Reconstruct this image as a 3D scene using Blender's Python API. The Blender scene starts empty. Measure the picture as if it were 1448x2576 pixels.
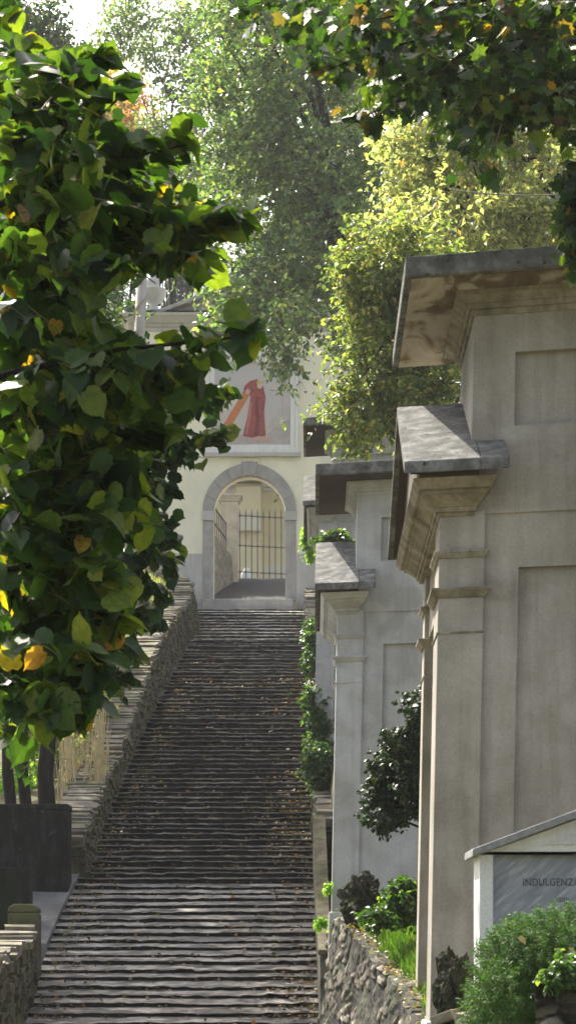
import bpy, math, random
import numpy as np
from mathutils import Vector, noise
R = math.radians
random.seed(7)
rng = np.random.default_rng(11)
C = bpy.context.scene.collection
F = 5300.0; CX = 724.0; V0 = 2400.0      # focal length, centre column and eye-level row of the survey photograph

def P(x, y, d):
    return Vector(((x-CX)/F*d, d, (V0-y)/F*d))

# ------------------------------------------------------------------ objects
def tag(o, label=None, cat=None, group=None, kind=None):
    if label: o['label'] = label
    if cat: o['category'] = cat
    if group: o['group'] = group
    if kind: o['kind'] = kind
    return o
def empty(name, loc, label=None, cat=None, group=None):
    o = bpy.data.objects.new(name, None); C.objects.link(o)
    o.location = loc; o.empty_display_size = .2
    return tag(o, label, cat, group)
def link(name, me, mat, parent=None, origin=None):
    o = bpy.data.objects.new(name, me); C.objects.link(o)
    mats = mat if isinstance(mat, (list, tuple)) else [mat]
    for m in mats: me.materials.append(m)
    if parent is not None:
        o.parent = parent
        w = Vector((0,0,0)); p = parent
        while p is not None: w += p.location; p = p.parent
        o.location = -w if origin is None else Vector(origin)-w
    elif origin is not None: o.location = origin
    return o
def copy_tree(o, parent=None):
    c = o.copy(); C.objects.link(c); c.parent = parent
    for ch in o.children: copy_tree(ch, c)
    return c

class MB:
    """collects shapes in world coordinates, builds one mesh"""
    def __init__(s, fn=None): s.v = []; s.f = []; s.mi = []; s.fn = fn; s.cur = 0
    def add(s, vs, fs):
        b = len(s.v); s.v += [tuple(v) for v in vs]
        for f in fs: s.f.append([i+b for i in f]); s.mi.append(s.cur)
        return s
    def box(s, x0, x1, y0, y1, z0, z1, nx=1, nz=1):
        return s.frus(x0, x1, y0, y1, z0, z1, 0, 0)
    def frus(s, x0, x1, y0, y1, z0, z1, p0, p1):
        v = [(x0-p0,y0-p0,z0),(x1+p0,y0-p0,z0),(x1+p0,y1+p0,z0),(x0-p0,y1+p0,z0),
             (x0-p1,y0-p1,z1),(x1+p1,y0-p1,z1),(x1+p1,y1+p1,z1),(x0-p1,y1+p1,z1)]
        return s.add(v, [(3,2,1,0),(4,5,6,7),(0,1,5,4),(1,2,6,5),(2,3,7,6),(3,0,4,7)])
    def prism_x(s, prof, x0, x1):          # prof: (y,z) ccw seen from +x
        n = len(prof)
        v = [(x0,y,z) for y,z in prof]+[(x1,y,z) for y,z in prof]
        f = [tuple(range(n))[::-1], tuple(range(n,2*n))]
        for i in range(n):
            j = (i+1)%n; f.append((i,j,j+n,i+n))
        return s.add(v, f)
    def prism_y(s, prof, y0, y1):          # prof: (x,z) ccw seen from -y (camera)
        n = len(prof)
        v = [(x,y0,z) for x,z in prof]+[(x,y1,z) for x,z in prof]
        f = [tuple(range(n)), tuple(range(n,2*n))[::-1]]
        for i in range(n):
            j = (i+1)%n; f.append((i,i+n,j+n,j))
        return s.add(v, f)
    def lathe(s, cx, cy, prof, n=20):      # prof: (r,z) bottom->top
        v = []; f = []
        for r,z in prof:
            for k in range(n):
                a = 2*math.pi*k/n; v.append((cx+r*math.cos(a), cy+r*math.sin(a), z))
        for i in range(len(prof)-1):
            for k in range(n):
                k2 = (k+1)%n; f.append((i*n+k, i*n+k2, (i+1)*n+k2, (i+1)*n+k))
        f.append(tuple(range(n))[::-1]); b = (len(prof)-1)*n; f.append(tuple(range(b,b+n)))
        return s.add(v, f)
    def tube(s, pts, rad, n=6, jit=0):
        pts = [Vector(p) for p in pts]; m = len(pts)
        if not isinstance(rad, (list,tuple)): rad = [rad]*m
        v = []; f = []
        for i,p in enumerate(pts):
            t = (pts[min(i+1,m-1)]-pts[max(i-1,0)]).normalized()
            a = t.cross(Vector((.31,.9,.11))).normalized(); b = t.cross(a)
            for k in range(n):
                an = 2*math.pi*k/n; r = rad[i]*(1+jit*noise.noise(p*6+Vector((k*1.7,0,0))))
                v.append(p+a*(r*math.cos(an))+b*(r*math.sin(an)))
        for i in range(m-1):
            for k in range(n):
                k2 = (k+1)%n; f.append((i*n+k, i*n+k2, (i+1)*n+k2, (i+1)*n+k))
        f.append(tuple(range(n))[::-1]); f.append(tuple(range((m-1)*n, m*n)))
        return s.add(v, f)
    def build(s, name, mat, parent=None, bevel=0, smooth=False, origin=None, seg=2):
        if s.fn: s.v = [s.fn(*v) for v in s.v]
        me = bpy.data.meshes.new(name)
        off = Vector((0,0,0)) if origin is None else Vector(origin)
        me.from_pydata([tuple(Vector(v)-off) for v in s.v], [], s.f)
        for p, m in zip(me.polygons, s.mi): p.material_index = m
        if smooth:
            for p in me.polygons: p.use_smooth = True
        me.validate(); me.update()
        o = link(name, me, mat, parent, origin)
        if bevel:
            b = o.modifiers.new('bevel', 'BEVEL'); b.width = bevel; b.segments = seg; b.limit_method = 'ANGLE'; b.angle_limit = R(35)
        return o

def displace(o, strength, size, levels=0, mid=.5):
    if levels:
        s = o.modifiers.new('sub','SUBSURF'); s.subdivision_type = 'SIMPLE'; s.levels = levels; s.render_levels = levels
    t = bpy.data.textures.new('rough','CLOUDS'); t.noise_scale = size; t.noise_depth = 3
    d = o.modifiers.new('disp','DISPLACE'); d.texture = t; d.strength = strength; d.mid_level = mid; d.texture_coords = 'GLOBAL'

# ------------------------------------------------------------------ materials
def newmat(name):
    m = bpy.data.materials.new(name); m.use_nodes = True
    nt = m.node_tree; nt.nodes.clear()
    out = nt.nodes.new('ShaderNodeOutputMaterial')
    return m, nt, out
def N(nt, t, **k):
    n = nt.nodes.new(t)
    for a,b in k.items():
        if a.startswith('i_'): n.inputs[a[2:].replace('_',' ')].default_value = b
        else: setattr(n, a, b)
    return n
def ramp(nt, fac, stops):
    r = nt.nodes.new('ShaderNodeValToRGB'); e = r.color_ramp.elements
    while len(e) < len(stops): e.new(.5)
    for i,(p,c) in enumerate(stops):
        e[i].position = p; e[i].color = (*c, 1) if len(c)==3 else c
    nt.links.new(fac, r.inputs[0]); return r.outputs[0]
def mixc(nt, fac, a, b, mode='MIX'):
    m = nt.nodes.new('ShaderNodeMix'); m.data_type = 'RGBA'; m.blend_type = mode
    for s,v in ((0,fac),(6,a),(7,b)):
        if hasattr(v,'is_linked') or hasattr(v,'links'): nt.links.new(v, m.inputs[s])
        elif isinstance(v,(int,float)): m.inputs[s].default_value = v
        else: m.inputs[s].default_value = (*v,1)
    return m.outputs[2]
def tex(nt, scale, detail=6, rough=.6, stretch=(1,1,1), coord='Object', dist=0, kind='noise'):
    tc = nt.nodes.new('ShaderNodeTexCoord') if coord != 'Geo' else nt.nodes.new('ShaderNodeNewGeometry')
    mp = nt.nodes.new('ShaderNodeMapping'); mp.inputs['Scale'].default_value = stretch
    nt.links.new(tc.outputs['Position' if coord=='Geo' else coord], mp.inputs[0])
    if kind == 'noise':
        n = nt.nodes.new('ShaderNodeTexNoise'); n.inputs['Scale'].default_value = scale
        n.inputs['Detail'].default_value = detail; n.inputs['Roughness'].default_value = rough; n.inputs['Distortion'].default_value = dist
    else:
        n = nt.nodes.new('ShaderNodeTexVoronoi'); n.inputs['Scale'].default_value = scale; n.feature = kind
    nt.links.new(mp.outputs[0], n.inputs['Vector']); return n
def finish(nt, out, col, rough=.85, bump=None, bstr=.3, bdist=.02, spec=.3):
    p = nt.nodes.new('ShaderNodeBsdfPrincipled'); p.inputs['Roughness'].default_value = rough
    p.inputs['Specular IOR Level'].default_value = spec
    if isinstance(col, tuple): p.inputs['Base Color'].default_value = (*col,1)
    else: nt.links.new(col, p.inputs['Base Color'])
    if bump is not None:
        b = nt.nodes.new('ShaderNodeBump'); b.inputs['Strength'].default_value = bstr; b.inputs['Distance'].default_value = bdist
        nt.links.new(bump, b.inputs['Height']); nt.links.new(b.outputs[0], p.inputs['Normal'])
    nt.links.new(p.outputs[0], out.inputs[0]); return p

def mat_stucco(name, base, dirt, amt=.5, streak=True, bst=.25, scale=1.0):
    m, nt, out = newmat(name)
    a = tex(nt, 1.1*scale, 8, .62, (1,1,.7), 'Geo')
    c = ramp(nt, a.outputs[0], [(.3,dirt),(.62,base)])
    c = mixc(nt, 1-amt, c, base)
    s = tex(nt, 3.0*scale, 5, .6, (3,3,.22), 'Geo')
    sf = ramp(nt, s.outputs[0], [(.46,(0,0,0)),(.7,(.55,.55,.55))])
    if streak: c = mixc(nt, sf, c, dirt)
    if name.startswith('chapel'):
        q1 = tex(nt, 2.7*scale, 4, .5, (1,1,1), 'Geo', .6); c = mixc(nt, 1.0, c, ramp(nt, q1.outputs[0], [(.36,(.86,.85,.83)),(.5,(1,1,1)),(.64,(1.1,1.1,1.11))]), 'MULTIPLY')
    g = tex(nt, 60*scale, 3, .7, (1,1,1), 'Geo')
    gf = ramp(nt, g.outputs[0], [(.3,(.86,.86,.86)),(.7,(1.08,1.08,1.08))])
    c = mixc(nt, 1.0, c, gf, 'MULTIPLY')
    finish(nt, out, c, .9, g.outputs[0], bst, .006); return m
def mat_stone(name, cols, scale=6, stretch=(1,1,1), bstr=.6, bdist=.03, moss=None, island=True, lichen=None):
    m, nt, out = newmat(name)
    a = tex(nt, scale, 8, .65, stretch, 'Geo')
    c = ramp(nt, a.outputs[0], [(.28,cols[0]),(.5,cols[1]),(.72,cols[2])])
    if island:
        g = nt.nodes.new('ShaderNodeNewGeometry')
        v = ramp(nt, g.outputs['Random Per Island'], [(0,(.5,.5,.5)),(.5,(.95,.93,.9)),(1,(1.4,1.36,1.28))])
        c = mixc(nt, .6, c, v, 'MULTIPLY')
    if lichen:
        l = tex(nt, scale*2.6, 6, .7, (1,1,1), 'Geo')
        lf = ramp(nt, l.outputs[0], [(.6,(0,0,0)),(.66,(1,1,1))])
        c = mixc(nt, lf, c, lichen)
    if moss:
        l = tex(nt, scale*.5, 6, .7, (1,1,1), 'Geo')
        lf = ramp(nt, l.outputs[0], [(.48,(0,0,0)),(.62,(.85,.85,.85))])
        c = mixc(nt, lf, c, moss)
    if name.startswith('step_tread'):
        vo = tex(nt, 5.5, 1, 1, (.6,1.8,.3), 'Geo', kind='F1'); bw = nt.nodes.new('ShaderNodeRGBToBW'); nt.links.new(vo.outputs['Color'], bw.inputs[0])
        c = mixc(nt, 1.0, c, ramp(nt, bw.outputs[0], [(.2,(.55,.54,.52)),(.5,(1,.98,.95)),(.8,(1.6,1.55,1.45))]), 'MULTIPLY')
    b = tex(nt, scale*3, 6, .7, stretch, 'Geo')
    finish(nt, out, c, .95, b.outputs[0], bstr, bdist, spec=.1); return m
def mat_plain(name, col, rough=.7, spec=.3, metal=0, var=.25, scale=8):
    m, nt, out = newmat(name)
    a = tex(nt, scale, 6, .6, (1,1,1), 'Geo')
    c = ramp(nt, a.outputs[0], [(.3,tuple(x*(1-var) for x in col)),(.7,tuple(min(1,x*(1+var)) for x in col))])
    p = finish(nt, out, c, rough, a.outputs[0], .15, .01, spec); p.inputs['Metallic'].default_value = metal; return m
def mat_leaf(name, stops, trans=.45, rough=.45, tint=(1.25,1.35,.35), gloss=.25):
    """each leaf takes its own colour; light passes through the blade"""
    m, nt, out = newmat(name)
    g = nt.nodes.new('ShaderNodeNewGeometry')
    c = ramp(nt, g.outputs['Random Per Island'], stops)
    t = tex(nt, 3.0, 3, .6, (1,1,1), 'Geo')
    tf = ramp(nt, t.outputs[0], [(.35,(.7,.75,.75)),(.68,(1.25,1.2,1.0))])
    t2 = tex(nt, 45, 3, .6, (1,1,1), 'Geo'); c = mixc(nt, 1.0, c, ramp(nt, t2.outputs[0], [(.35,(.72,.78,.8)),(.65,(1.2,1.15,1.1))]), 'MULTIPLY')
    c = mixc(nt, 1.0, c, tf, 'MULTIPLY')
    p = nt.nodes.new('ShaderNodeBsdfPrincipled'); p.inputs['Roughness'].default_value = rough; p.inputs['Specular IOR Level'].default_value = gloss
    nt.links.new(c, p.inputs['Base Color'])
    tr = nt.nodes.new('ShaderNodeBsdfTranslucent')
    tc = mixc(nt, 1.0, c, tint, 'MULTIPLY')
    gm = nt.nodes.new('ShaderNodeMix'); gm.data_type='RGBA'; gm.blend_type='ADD'; gm.inputs[0].default_value = 1
    nt.links.new(tc, gm.inputs[6]); nt.links.new(tc, gm.inputs[7]); nt.links.new(gm.outputs[2], tr.inputs[0])
    mx = nt.nodes.new('ShaderNodeMixShader'); mx.inputs[0].default_value = trans
    nt.links.new(p.outputs[0], mx.inputs[1]); nt.links.new(tr.outputs[0], mx.inputs[2]); nt.links.new(mx.outputs[0], out.inputs[0])
    return m

M = {}
M['chapel'] = mat_stucco('chapel_render', (.35,.325,.28), (.19,.17,.135), .9)
M['chapel_trim'] = mat_stucco('chapel_moulding', (.35,.32,.25), (.11,.095,.06), 1.0, True, .5, 3.0)
M['chapel_pale'] = mat_stucco('chapel_pale_render', (.44,.445,.435), (.29,.285,.265), .85)
M['slab'] = mat_stone('grey_slab', [(.055,.055,.053),(.13,.13,.125),(.27,.27,.26)], 7, island=False, lichen=(.03,.03,.028), bstr=.8)
M['soffit'] = None
def _soffit():
    m, nt, out = newmat('stained_soffit')
    a = tex(nt, 2.6, 5, .55, (1,.5,1), 'Geo', .8)
    c = ramp(nt, a.outputs[0], [(.34,(.05,.04,.028)),(.45,(.14,.105,.065)),(.51,(.34,.29,.23)),(.60,(.42,.37,.31)),(.70,(.16,.115,.065))])
    b = tex(nt, 25, 4, .6, (1,1,1), 'Geo')
    finish(nt, out, c, .9, b.outputs[0], .3, .01); return m
M['soffit'] = _soffit()
M['soffit_dark'] = mat_stucco('dark_soffit', (.07,.05,.035), (.03,.022,.016), .9)  # dark brown for gable undersides, tympanum and the farther slabs
M['cream'] = mat_stucco('cream_render', (.88,.84,.64), (.66,.64,.52), .7, False, .15)
M['plinth'] = mat_stucco('grey_render', (.54,.53,.49), (.38,.37,.34), .8)
M['white'] = mat_stucco('white_trim', (.78,.78,.74), (.55,.54,.5), .4)
M['ashlar'] = mat_stone('grey_ashlar', [(.26,.25,.235),(.34,.325,.305),(.42,.405,.38)], 2.5, island=False, bstr=.2, bdist=.01)
M['yellow'] = mat_stucco('yellow_render', (.80,.72,.48), (.68,.58,.36), .4, False, .1, .5)
M['yellow_pale'] = mat_stucco('pale_band', (.78,.75,.62), (.66,.62,.5), .4, False, .1, .5)
M['pillar'] = mat_stone('pillar_stone', [(.28,.25,.2),(.42,.38,.31),(.52,.48,.4)], 1.5, bstr=.3, island=False)
M['iron'] = mat_plain('old_iron', (.12,.10,.085), .55, .4, .3)
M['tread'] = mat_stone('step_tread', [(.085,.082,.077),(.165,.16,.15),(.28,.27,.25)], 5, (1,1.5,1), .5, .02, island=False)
M['tread_lit'] = mat_stone('step_tread_lit', [(.30,.29,.275),(.42,.41,.385),(.55,.535,.5)], 5, (1,1.5,1), .4, .02, island=False)  # paler tread copy for the top flight, sunlight put into its colour
M['riser'] = mat_stone('step_riser_shade', [(.008,.008,.008),(.02,.019,.018),(.05,.047,.042)], 5, (1,1,3), .6, .03, island=False)  # near-black: shade on the upright faces is put into the colour
M['tread_shaded'] = mat_stone('step_tread_shaded', [(.025,.022,.019),(.07,.063,.053),(.18,.163,.135)], 6, (1,1.5,1), .6, .03, island=False)  # middle flight: dirt and tree shade both put into the tread colour
M['drystone'] = mat_stone('drystone', [(.03,.027,.018),(.07,.062,.044),(.15,.135,.105)], 4, bstr=.8, moss=(.09,.10,.04))
M['capstone'] = mat_stone('capstone', [(.07,.06,.048),(.19,.172,.14),(.40,.375,.32)], 4, bstr=.6, moss=(.12,.12,.06))  # pale tones raised to carry sun on the wall tops
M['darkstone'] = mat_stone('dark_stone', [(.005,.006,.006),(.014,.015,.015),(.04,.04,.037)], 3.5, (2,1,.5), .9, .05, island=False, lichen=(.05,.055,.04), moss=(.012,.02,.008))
M['rubble'] = mat_stone('rubble', [(.10,.09,.075),(.26,.235,.2),(.52,.49,.43)], 7, (1,1,.6), 1.0, .05, moss=(.06,.08,.03))
M['moss_rock'] = mat_stone('mossy_rock', [(.02,.025,.015),(.055,.055,.04),(.16,.15,.12)], 9, bstr=1, bdist=.06, moss=(.03,.05,.015))
M['earth'] = mat_stone('earth', [(.05,.06,.025),(.10,.095,.05),(.17,.15,.09)], 3, bstr=.5, island=False)
M['road'] = mat_stone('cobbled_road', [(.018,.018,.021),(.032,.032,.036),(.06,.06,.062)], 9, bstr=.5, island=False)  # base colour darkened to stand for shade beyond the arch
M['bark'] = mat_stone('bark', [(.006,.005,.004),(.016,.013,.011),(.035,.03,.025)], 14, (1,1,.15), 1, .02, island=False)
M['post'] = mat_stone('post_wood', [(.28,.25,.21),(.40,.37,.32),(.5,.47,.42)], 5, (1,1,.1), .3, .01, island=False)
M['stem'] = mat_plain('pale_stem', (.45,.36,.2), .6)
M['twig'] = mat_plain('twig', (.13,.1,.06), .8)
M['cable'] = mat_plain('cable', (.12,.12,.12), .5)
def _marble():
    m, nt, out = newmat('grey_marble')
    tc = nt.nodes.new('ShaderNodeTexCoord'); m1 = nt.nodes.new('ShaderNodeMapping'); m1.inputs['Rotation'].default_value=(0,R(-48),0); nt.links.new(tc.outputs['Object'], m1.inputs[0])
    m2 = nt.nodes.new('ShaderNodeMapping'); m2.inputs['Scale'].default_value=(1.0,1,.16); nt.links.new(m1.outputs[0], m2.inputs[0])
    n1 = nt.nodes.new('ShaderNodeTexNoise'); n1.inputs['Scale'].default_value=26; n1.inputs['Detail'].default_value=8; n1.inputs['Roughness'].default_value=.62; n1.inputs['Distortion'].default_value=.3
    nt.links.new(m2.outputs[0], n1.inputs['Vector'])
    c = ramp(nt, n1.outputs[0], [(.36,(.19,.205,.23)),(.5,(.26,.275,.30)),(.6,(.35,.365,.39)),(.68,(.52,.54,.56))])
    finish(nt, out, c, .45, None, spec=.4); return m
M['marble'] = _marble()
M['ink'] = mat_plain('letter_paint', (.05,.06,.075), .6, var=.6, scale=40)

# leaf colours
M['lf_lime'] = mat_leaf('lime_leaves', [(0,(.009,.024,.008)),(.3,(.019,.044,.012)),(.6,(.036,.072,.016)),(.88,(.085,.125,.024)),(.975,(.15,.17,.02)),(.99,(.32,.2,.02)),(1,(.2,.1,.03))], .40, .5)
M['lf_maple'] = mat_leaf('maple_leaves', [(0,(.01,.026,.008)),(.35,(.02,.048,.012)),(.7,(.038,.075,.015)),(.9,(.09,.13,.02)),(.97,(.10,.06,.03)),(1,(.28,.17,.02))], .36, .45)
M['lf_mid'] = mat_leaf('midsize_leaves', [(0,(.008,.024,.010)),(.4,(.016,.042,.015)),(.8,(.035,.072,.02)),(1,(.12,.14,.02))], .34, .42)
M['lf_dark'] = mat_leaf('dark_leaves', rough=.36, gloss=.55, trans=.42, stops=[(0,(.035,.07,.03)),(.4,(.075,.13,.05)),(.75,(.13,.20,.07)),(.95,(.24,.28,.10)),(1,(.24,.22,.05))], tint=(1.12,1.18,.6))
M['lf_olive'] = mat_leaf('olive_leaves', [(0,(.06,.09,.035)),(.4,(.11,.155,.055)),(.75,(.18,.22,.08)),(.93,(.30,.30,.12)),(1,(.4,.28,.08))], .42, .42,tint=(1.15,1.2,.5))
M['lf_light'] = mat_leaf('sunny_leaves', [(0,(.12,.155,.07)),(.4,(.20,.235,.11)),(.75,(.31,.33,.16)),(.97,(.42,.40,.14)),(1,(.42,.2,.06))], .5, .42, tint=(1.1,1.12,.62))
M['lf_orange'] = mat_leaf('autumn_leaves', [(0,(.16,.12,.05)),(.5,(.36,.19,.07)),(1,(.5,.24,.08))], .4, .5)
M['lf_conifer'] = mat_leaf('conifer_sprays', [(0,(.025,.05,.03)),(.6,(.05,.08,.045)),(1,(.09,.11,.06))], .15, .6)
M['lf_bright'] = mat_leaf('bright_leaves', [(0,(.08,.16,.03)),(.5,(.14,.26,.04)),(1,(.26,.38,.06))], .5, .4)
M['lf_grass'] = mat_leaf('grass_blades', [(0,(.018,.045,.009)),(.5,(.032,.08,.014)),(.85,(.06,.12,.02)),(1,(.15,.15,.05))], .4, .6)
M['lf_ivy'] = mat_leaf('ivy_leaves', [(0,(.02,.05,.02)),(.5,(.04,.09,.03)),(.9,(.08,.14,.04)),(1,(.22,.25,.05))], .3, .4)
M['lf_holly'] = mat_leaf('holly_leaves', [(0,(.008,.02,.010)),(.5,(.016,.036,.018)),(1,(.04,.065,.03))], .1, .5, gloss=.22)
M['lf_juniper'] = mat_leaf('juniper_sprays', [(0,(.012,.04,.008)),(.5,(.028,.085,.014)),(.9,(.055,.13,.022)),(1,(.12,.13,.03))], .25, .6)
M['lf_fallen'] = mat_leaf('fallen_leaves', [(0,(.05,.035,.02)),(.5,(.10,.068,.036)),(.82,(.16,.10,.05)),(.95,(.26,.10,.035)),(1,(.3,.23,.08))], .1, .7)
M['lf_dry'] = mat_leaf('dry_leaf', [(0,(.16,.11,.055)),(1,(.38,.29,.17))], .1, .6)

# ------------------------------------------------------------------ foliage
def tpl(kind):
    """leaf outline: (u along, v across), z from fold/curl; returns verts, tris"""
    if kind == 'small':
        v = [(0,0,0),(.5,.30,.07),(1,0,-.12),(.5,-.30,.07)]
        t = [(0,2,1),(0,3,2)]
    elif kind == 'mid':
        v = [(0,0,0),(.2,.3,.08),(.55,.38,.1),(.85,.16,0),(1,0,-.12),(.85,-.16,0),(.55,-.38,.1),(.2,-.3,.08),(.5,0,.02)]
        t = [(8,i,(i+1)%8) for i in range(8)]; t = [(a,c,b) for a,b,c in t]
    elif kind == 'round':
        a = [(.0,.0),(-.10,.20),(.02,.40),(.22,.50),(.36,.46),(.44,.53),(.60,.45),(.70,.40),(.80,.25),(.92,.08),(1.08,0)]
        side = [(u,v_,.16*abs(v_)-.18*u*u) for u,v_ in a]
        v = side + [(u,-w,z) for u,w,z in side[1:-1][::-1]] + [(.42,0,-.03)]
        n = len(v)-1; t = [(n,(i+1)%n,i) for i in range(n)]
    elif kind == 'palmate':
        pts = [(0,0),(-.02,.16),(-.12,.34),(.10,.34),(.16,.56),(.30,.46),(.52,.62),(.52,.34),(.62,.24),(.72,.28),(.78,.13),(1.0,0)]
        side = [(u,v_,.10*abs(v_)-.15*u*u) for u,v_ in pts]
        v = side + [(u,-w,z) for u,w,z in side[1:-1][::-1]] + [(.32,0,-.01)]
        n = len(v)-1; t = [(n,(i+1)%n,i) for i in range(n)]
    elif kind == 'needle':
        v = [(0,-.05,0),(0,.05,0),(.55,.09,.0),(.55,-.09,0),(1,0,-.05)]
        t = [(0,1,2),(0,2,3),(3,2,4)]
    elif kind == 'blade':
        v = [(0,-.035,0),(0,.035,0),(.5,.03,.03),(.5,-.03,.03),(1,0,-.12)]
        t = [(0,1,2),(0,2,3),(3,2,4)]
    return np.array(v,float), np.array(t,int)
def unit(a): return a/np.maximum(np.linalg.norm(a,axis=1,keepdims=True),1e-9)
def leaf_arrays(pos, dirs, norms, sizes, kind):
    v, t = tpl(kind); n = len(pos)
    d = unit(dirs); nn = unit(norms - d*np.sum(norms*d,axis=1,keepdims=True)); s = np.cross(nn, d)
    curl = (1+rng.normal(0,.8,n))[:,None]; wid = (1+rng.normal(0,.12,n))[:,None]
    V = (pos[:,None,:] + sizes[:,None,None]*(v[None,:,0:1]*d[:,None,:] + (v[None,:,1]*wid)[:,:,None]*s[:,None,:] + (v[None,:,2]*curl)[:,:,None]*nn[:,None,:]))
    T = (t[None,:,:] + (np.arange(n)*len(v))[:,None,None])
    return V.reshape(-1,3), T.reshape(-1,3)
def tri_mesh(name, V, T):
    me = bpy.data.meshes.new(name)
    me.vertices.add(len(V)); me.vertices.foreach_set('co', V.astype(np.float32).ravel())
    me.loops.add(T.size); me.loops.foreach_set('vertex_index', T.astype(np.int32).ravel())
    me.polygons.add(len(T)); me.polygons.foreach_set('loop_start', np.arange(0,T.size,3,dtype=np.int32))
    me.polygons.foreach_set('loop_total', np.full(len(T),3,dtype=np.int32))
    me.update(); me.validate(); return me
def rdir(n, flat=1.0):
    a = rng.normal(size=(n,3)); a[:,2] *= flat; return unit(a)
def spray_leaves(starts, ends, per, size, kind, droop=.25, face=None, jit=.35, flat=.6, szj=.3):
    """leaves placed along each twig from start to end"""
    n = len(starts); i = np.repeat(np.arange(n), per); m = len(i)
    t = rng.uniform(.08,1.03,m)[:,None]
    L = np.linalg.norm(ends-starts,axis=1)[i][:,None]
    pos = starts[i]*(1-t)+ends[i]*t; pos[:,2] -= (droop*L[:,0]*t[:,0]**2)
    ax = unit(ends-starts)[i]
    side = rdir(m, .5)
    d = unit(ax*.5 + side*.9 + np.array([0,0,-.45]))
    nn = np.array([0,0,1.0]) + rng.normal(0,flat,(m,3)) + (0 if face is None else np.array(face))
    pos += rdir(m)*size*jit
    sz = size*rng.uniform(1-szj,1+szj,m)
    return leaf_arrays(pos, d, nn, sz, kind)
def twig_mesh(starts, ends, r, droop=.25, seg=3):
    n = len(starts); ax = unit(ends-starts); L = np.linalg.norm(ends-starts,axis=1)
    a = unit(np.cross(ax, np.array([.2,.9,.3]))); b = np.cross(ax,a)
    V = []; 
    for k in range(seg+1):
        t = k/seg; c = starts*(1-t)+ends*t; c = c.copy(); c[:,2] -= droop*L*t*t
        for j in range(3):
            an = 2*math.pi*j/3; V.append(c + (a*math.cos(an)+b*math.sin(an))*r*(1-.7*t))
    V = np.stack(V,1).reshape(-1,3); T = []
    for k in range(seg):
        for j in range(3):
            j2=(j+1)%3; p=[k*3+j,k*3+j2,(k+1)*3+j2,(k+1)*3+j]; T += [(p[0],p[1],p[2]),(p[0],p[2],p[3])]
    T = np.array(T)[None]+(np.arange(n)*(seg+1)*3)[:,None,None]
    return V, T.reshape(-1,3)
def open_gap(S_, E_, boxes):
    keep = np.ones(len(S_),bool)
    for q in (S_,E_,(S_+E_)/2):
        x = CX+q[:,0]/q[:,1]*F; y = V0-q[:,2]/q[:,1]*F
        for (a,b_,c_,d_) in boxes: keep &= ~((x>a)&(x<b_)&(y>c_)&(y<d_))
    return S_[keep], E_[keep]
GAPS=[(245,520,655,812),(455,640,1140,1260)]
def foliage_mesh(name, V, T, tw, mat, parent, twmat=None):
    V2,T2 = tw; n = len(T)
    me = tri_mesh(name, np.vstack([V,V2]), np.vstack([T,T2+len(V)]))
    idx = np.zeros(n+len(T2),dtype=np.int32); idx[n:] = 1; 
    o = link(name, me, [mat, twmat or M['twig']], parent); me.polygons.foreach_set('material_index', idx); me.update(); return o
def blob_points(blobs, n, shell=.5):
    """points in a union of ellipsoids, weight by volume"""
    w = np.array([b[3]*b[4]*b[5] for b in blobs])**.8; w = w/w.sum()
    k = rng.choice(len(blobs), n, p=w); B = np.array([b[:6] for b in blobs])[k]
    d = rdir(n); r = rng.uniform(shell**3,1,n)**(1/3)
    return B[:,:3]+d*r[:,None]*B[:,3:6], d
def crown(name, blobs, nclump, twigs, per, leaf, kind, mat, parent, twigL=.6, shell=.55, droop=.3, flat=.6, face=None, tw=.006, keep=None):
    c, d = blob_points(blobs, nclump, shell)
    if keep is not None: k = keep(c); c = c[k]; d = d[k]
    # uneven density: drop clumps by a slow noise so gaps open up
    k = np.array([noise.noise(Vector(p)*(.5/twigL))>-.12 for p in c]); c = c[k]; d = d[k]
    s = np.repeat(c, twigs, 0); dd = unit(np.repeat(d,twigs,0)*.5 + rdir(len(s),.7))
    s = s - dd*twigL*.2 + rng.normal(0,twigL*.22,s.shape); e = s + dd*(twigL*rng.uniform(.5,1.2,len(s)))[:,None]
    V,T = spray_leaves(s,e,per,leaf,kind,droop,face,flat=flat)
    foliage_mesh(name, V, T, twig_mesh(s,e,tw,droop), mat, parent)
    return c
def tree(name, label, base, top, r0, blobs, leafargs, group=None, limbs=10, cat='tree', bark='bark'):
    t = empty(name, base, label, cat, group)
    c = crown('foliage', blobs, parent=t, **leafargs)
    m = MB(); base = Vector(base); top = Vector(top)
    pts = [base.lerp(top, k/7)+Vector((noise.noise(Vector((k*.7,base.x,1)))*r0*1.6, noise.noise(Vector((k*.7,base.y,5)))*r0*1.6, 0)) for k in range(8)]
    m.tube(pts, [r0*(1.25 if k==0 else 1-.1*k) for k in range(8)], 10, .25)
    m.build('trunk', M[bark], t, smooth=True)
    b = MB(); ix = rng.choice(len(c), min(limbs,len(c)), replace=False)
    for i in ix:
        e = Vector(c[i]); q = pts[random.randint(3,7)]; mid = q.lerp(e,.5)+Vector((0,0,.08*(e-q).length))
        b.tube([q, q.lerp(mid,.5)+Vector((0,0,.02)), mid, e], [r0*.38,r0*.3,r0*.2,r0*.06], 6, .2)
    b.build('limbs', M[bark], t, smooth=True)
    return t

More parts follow.
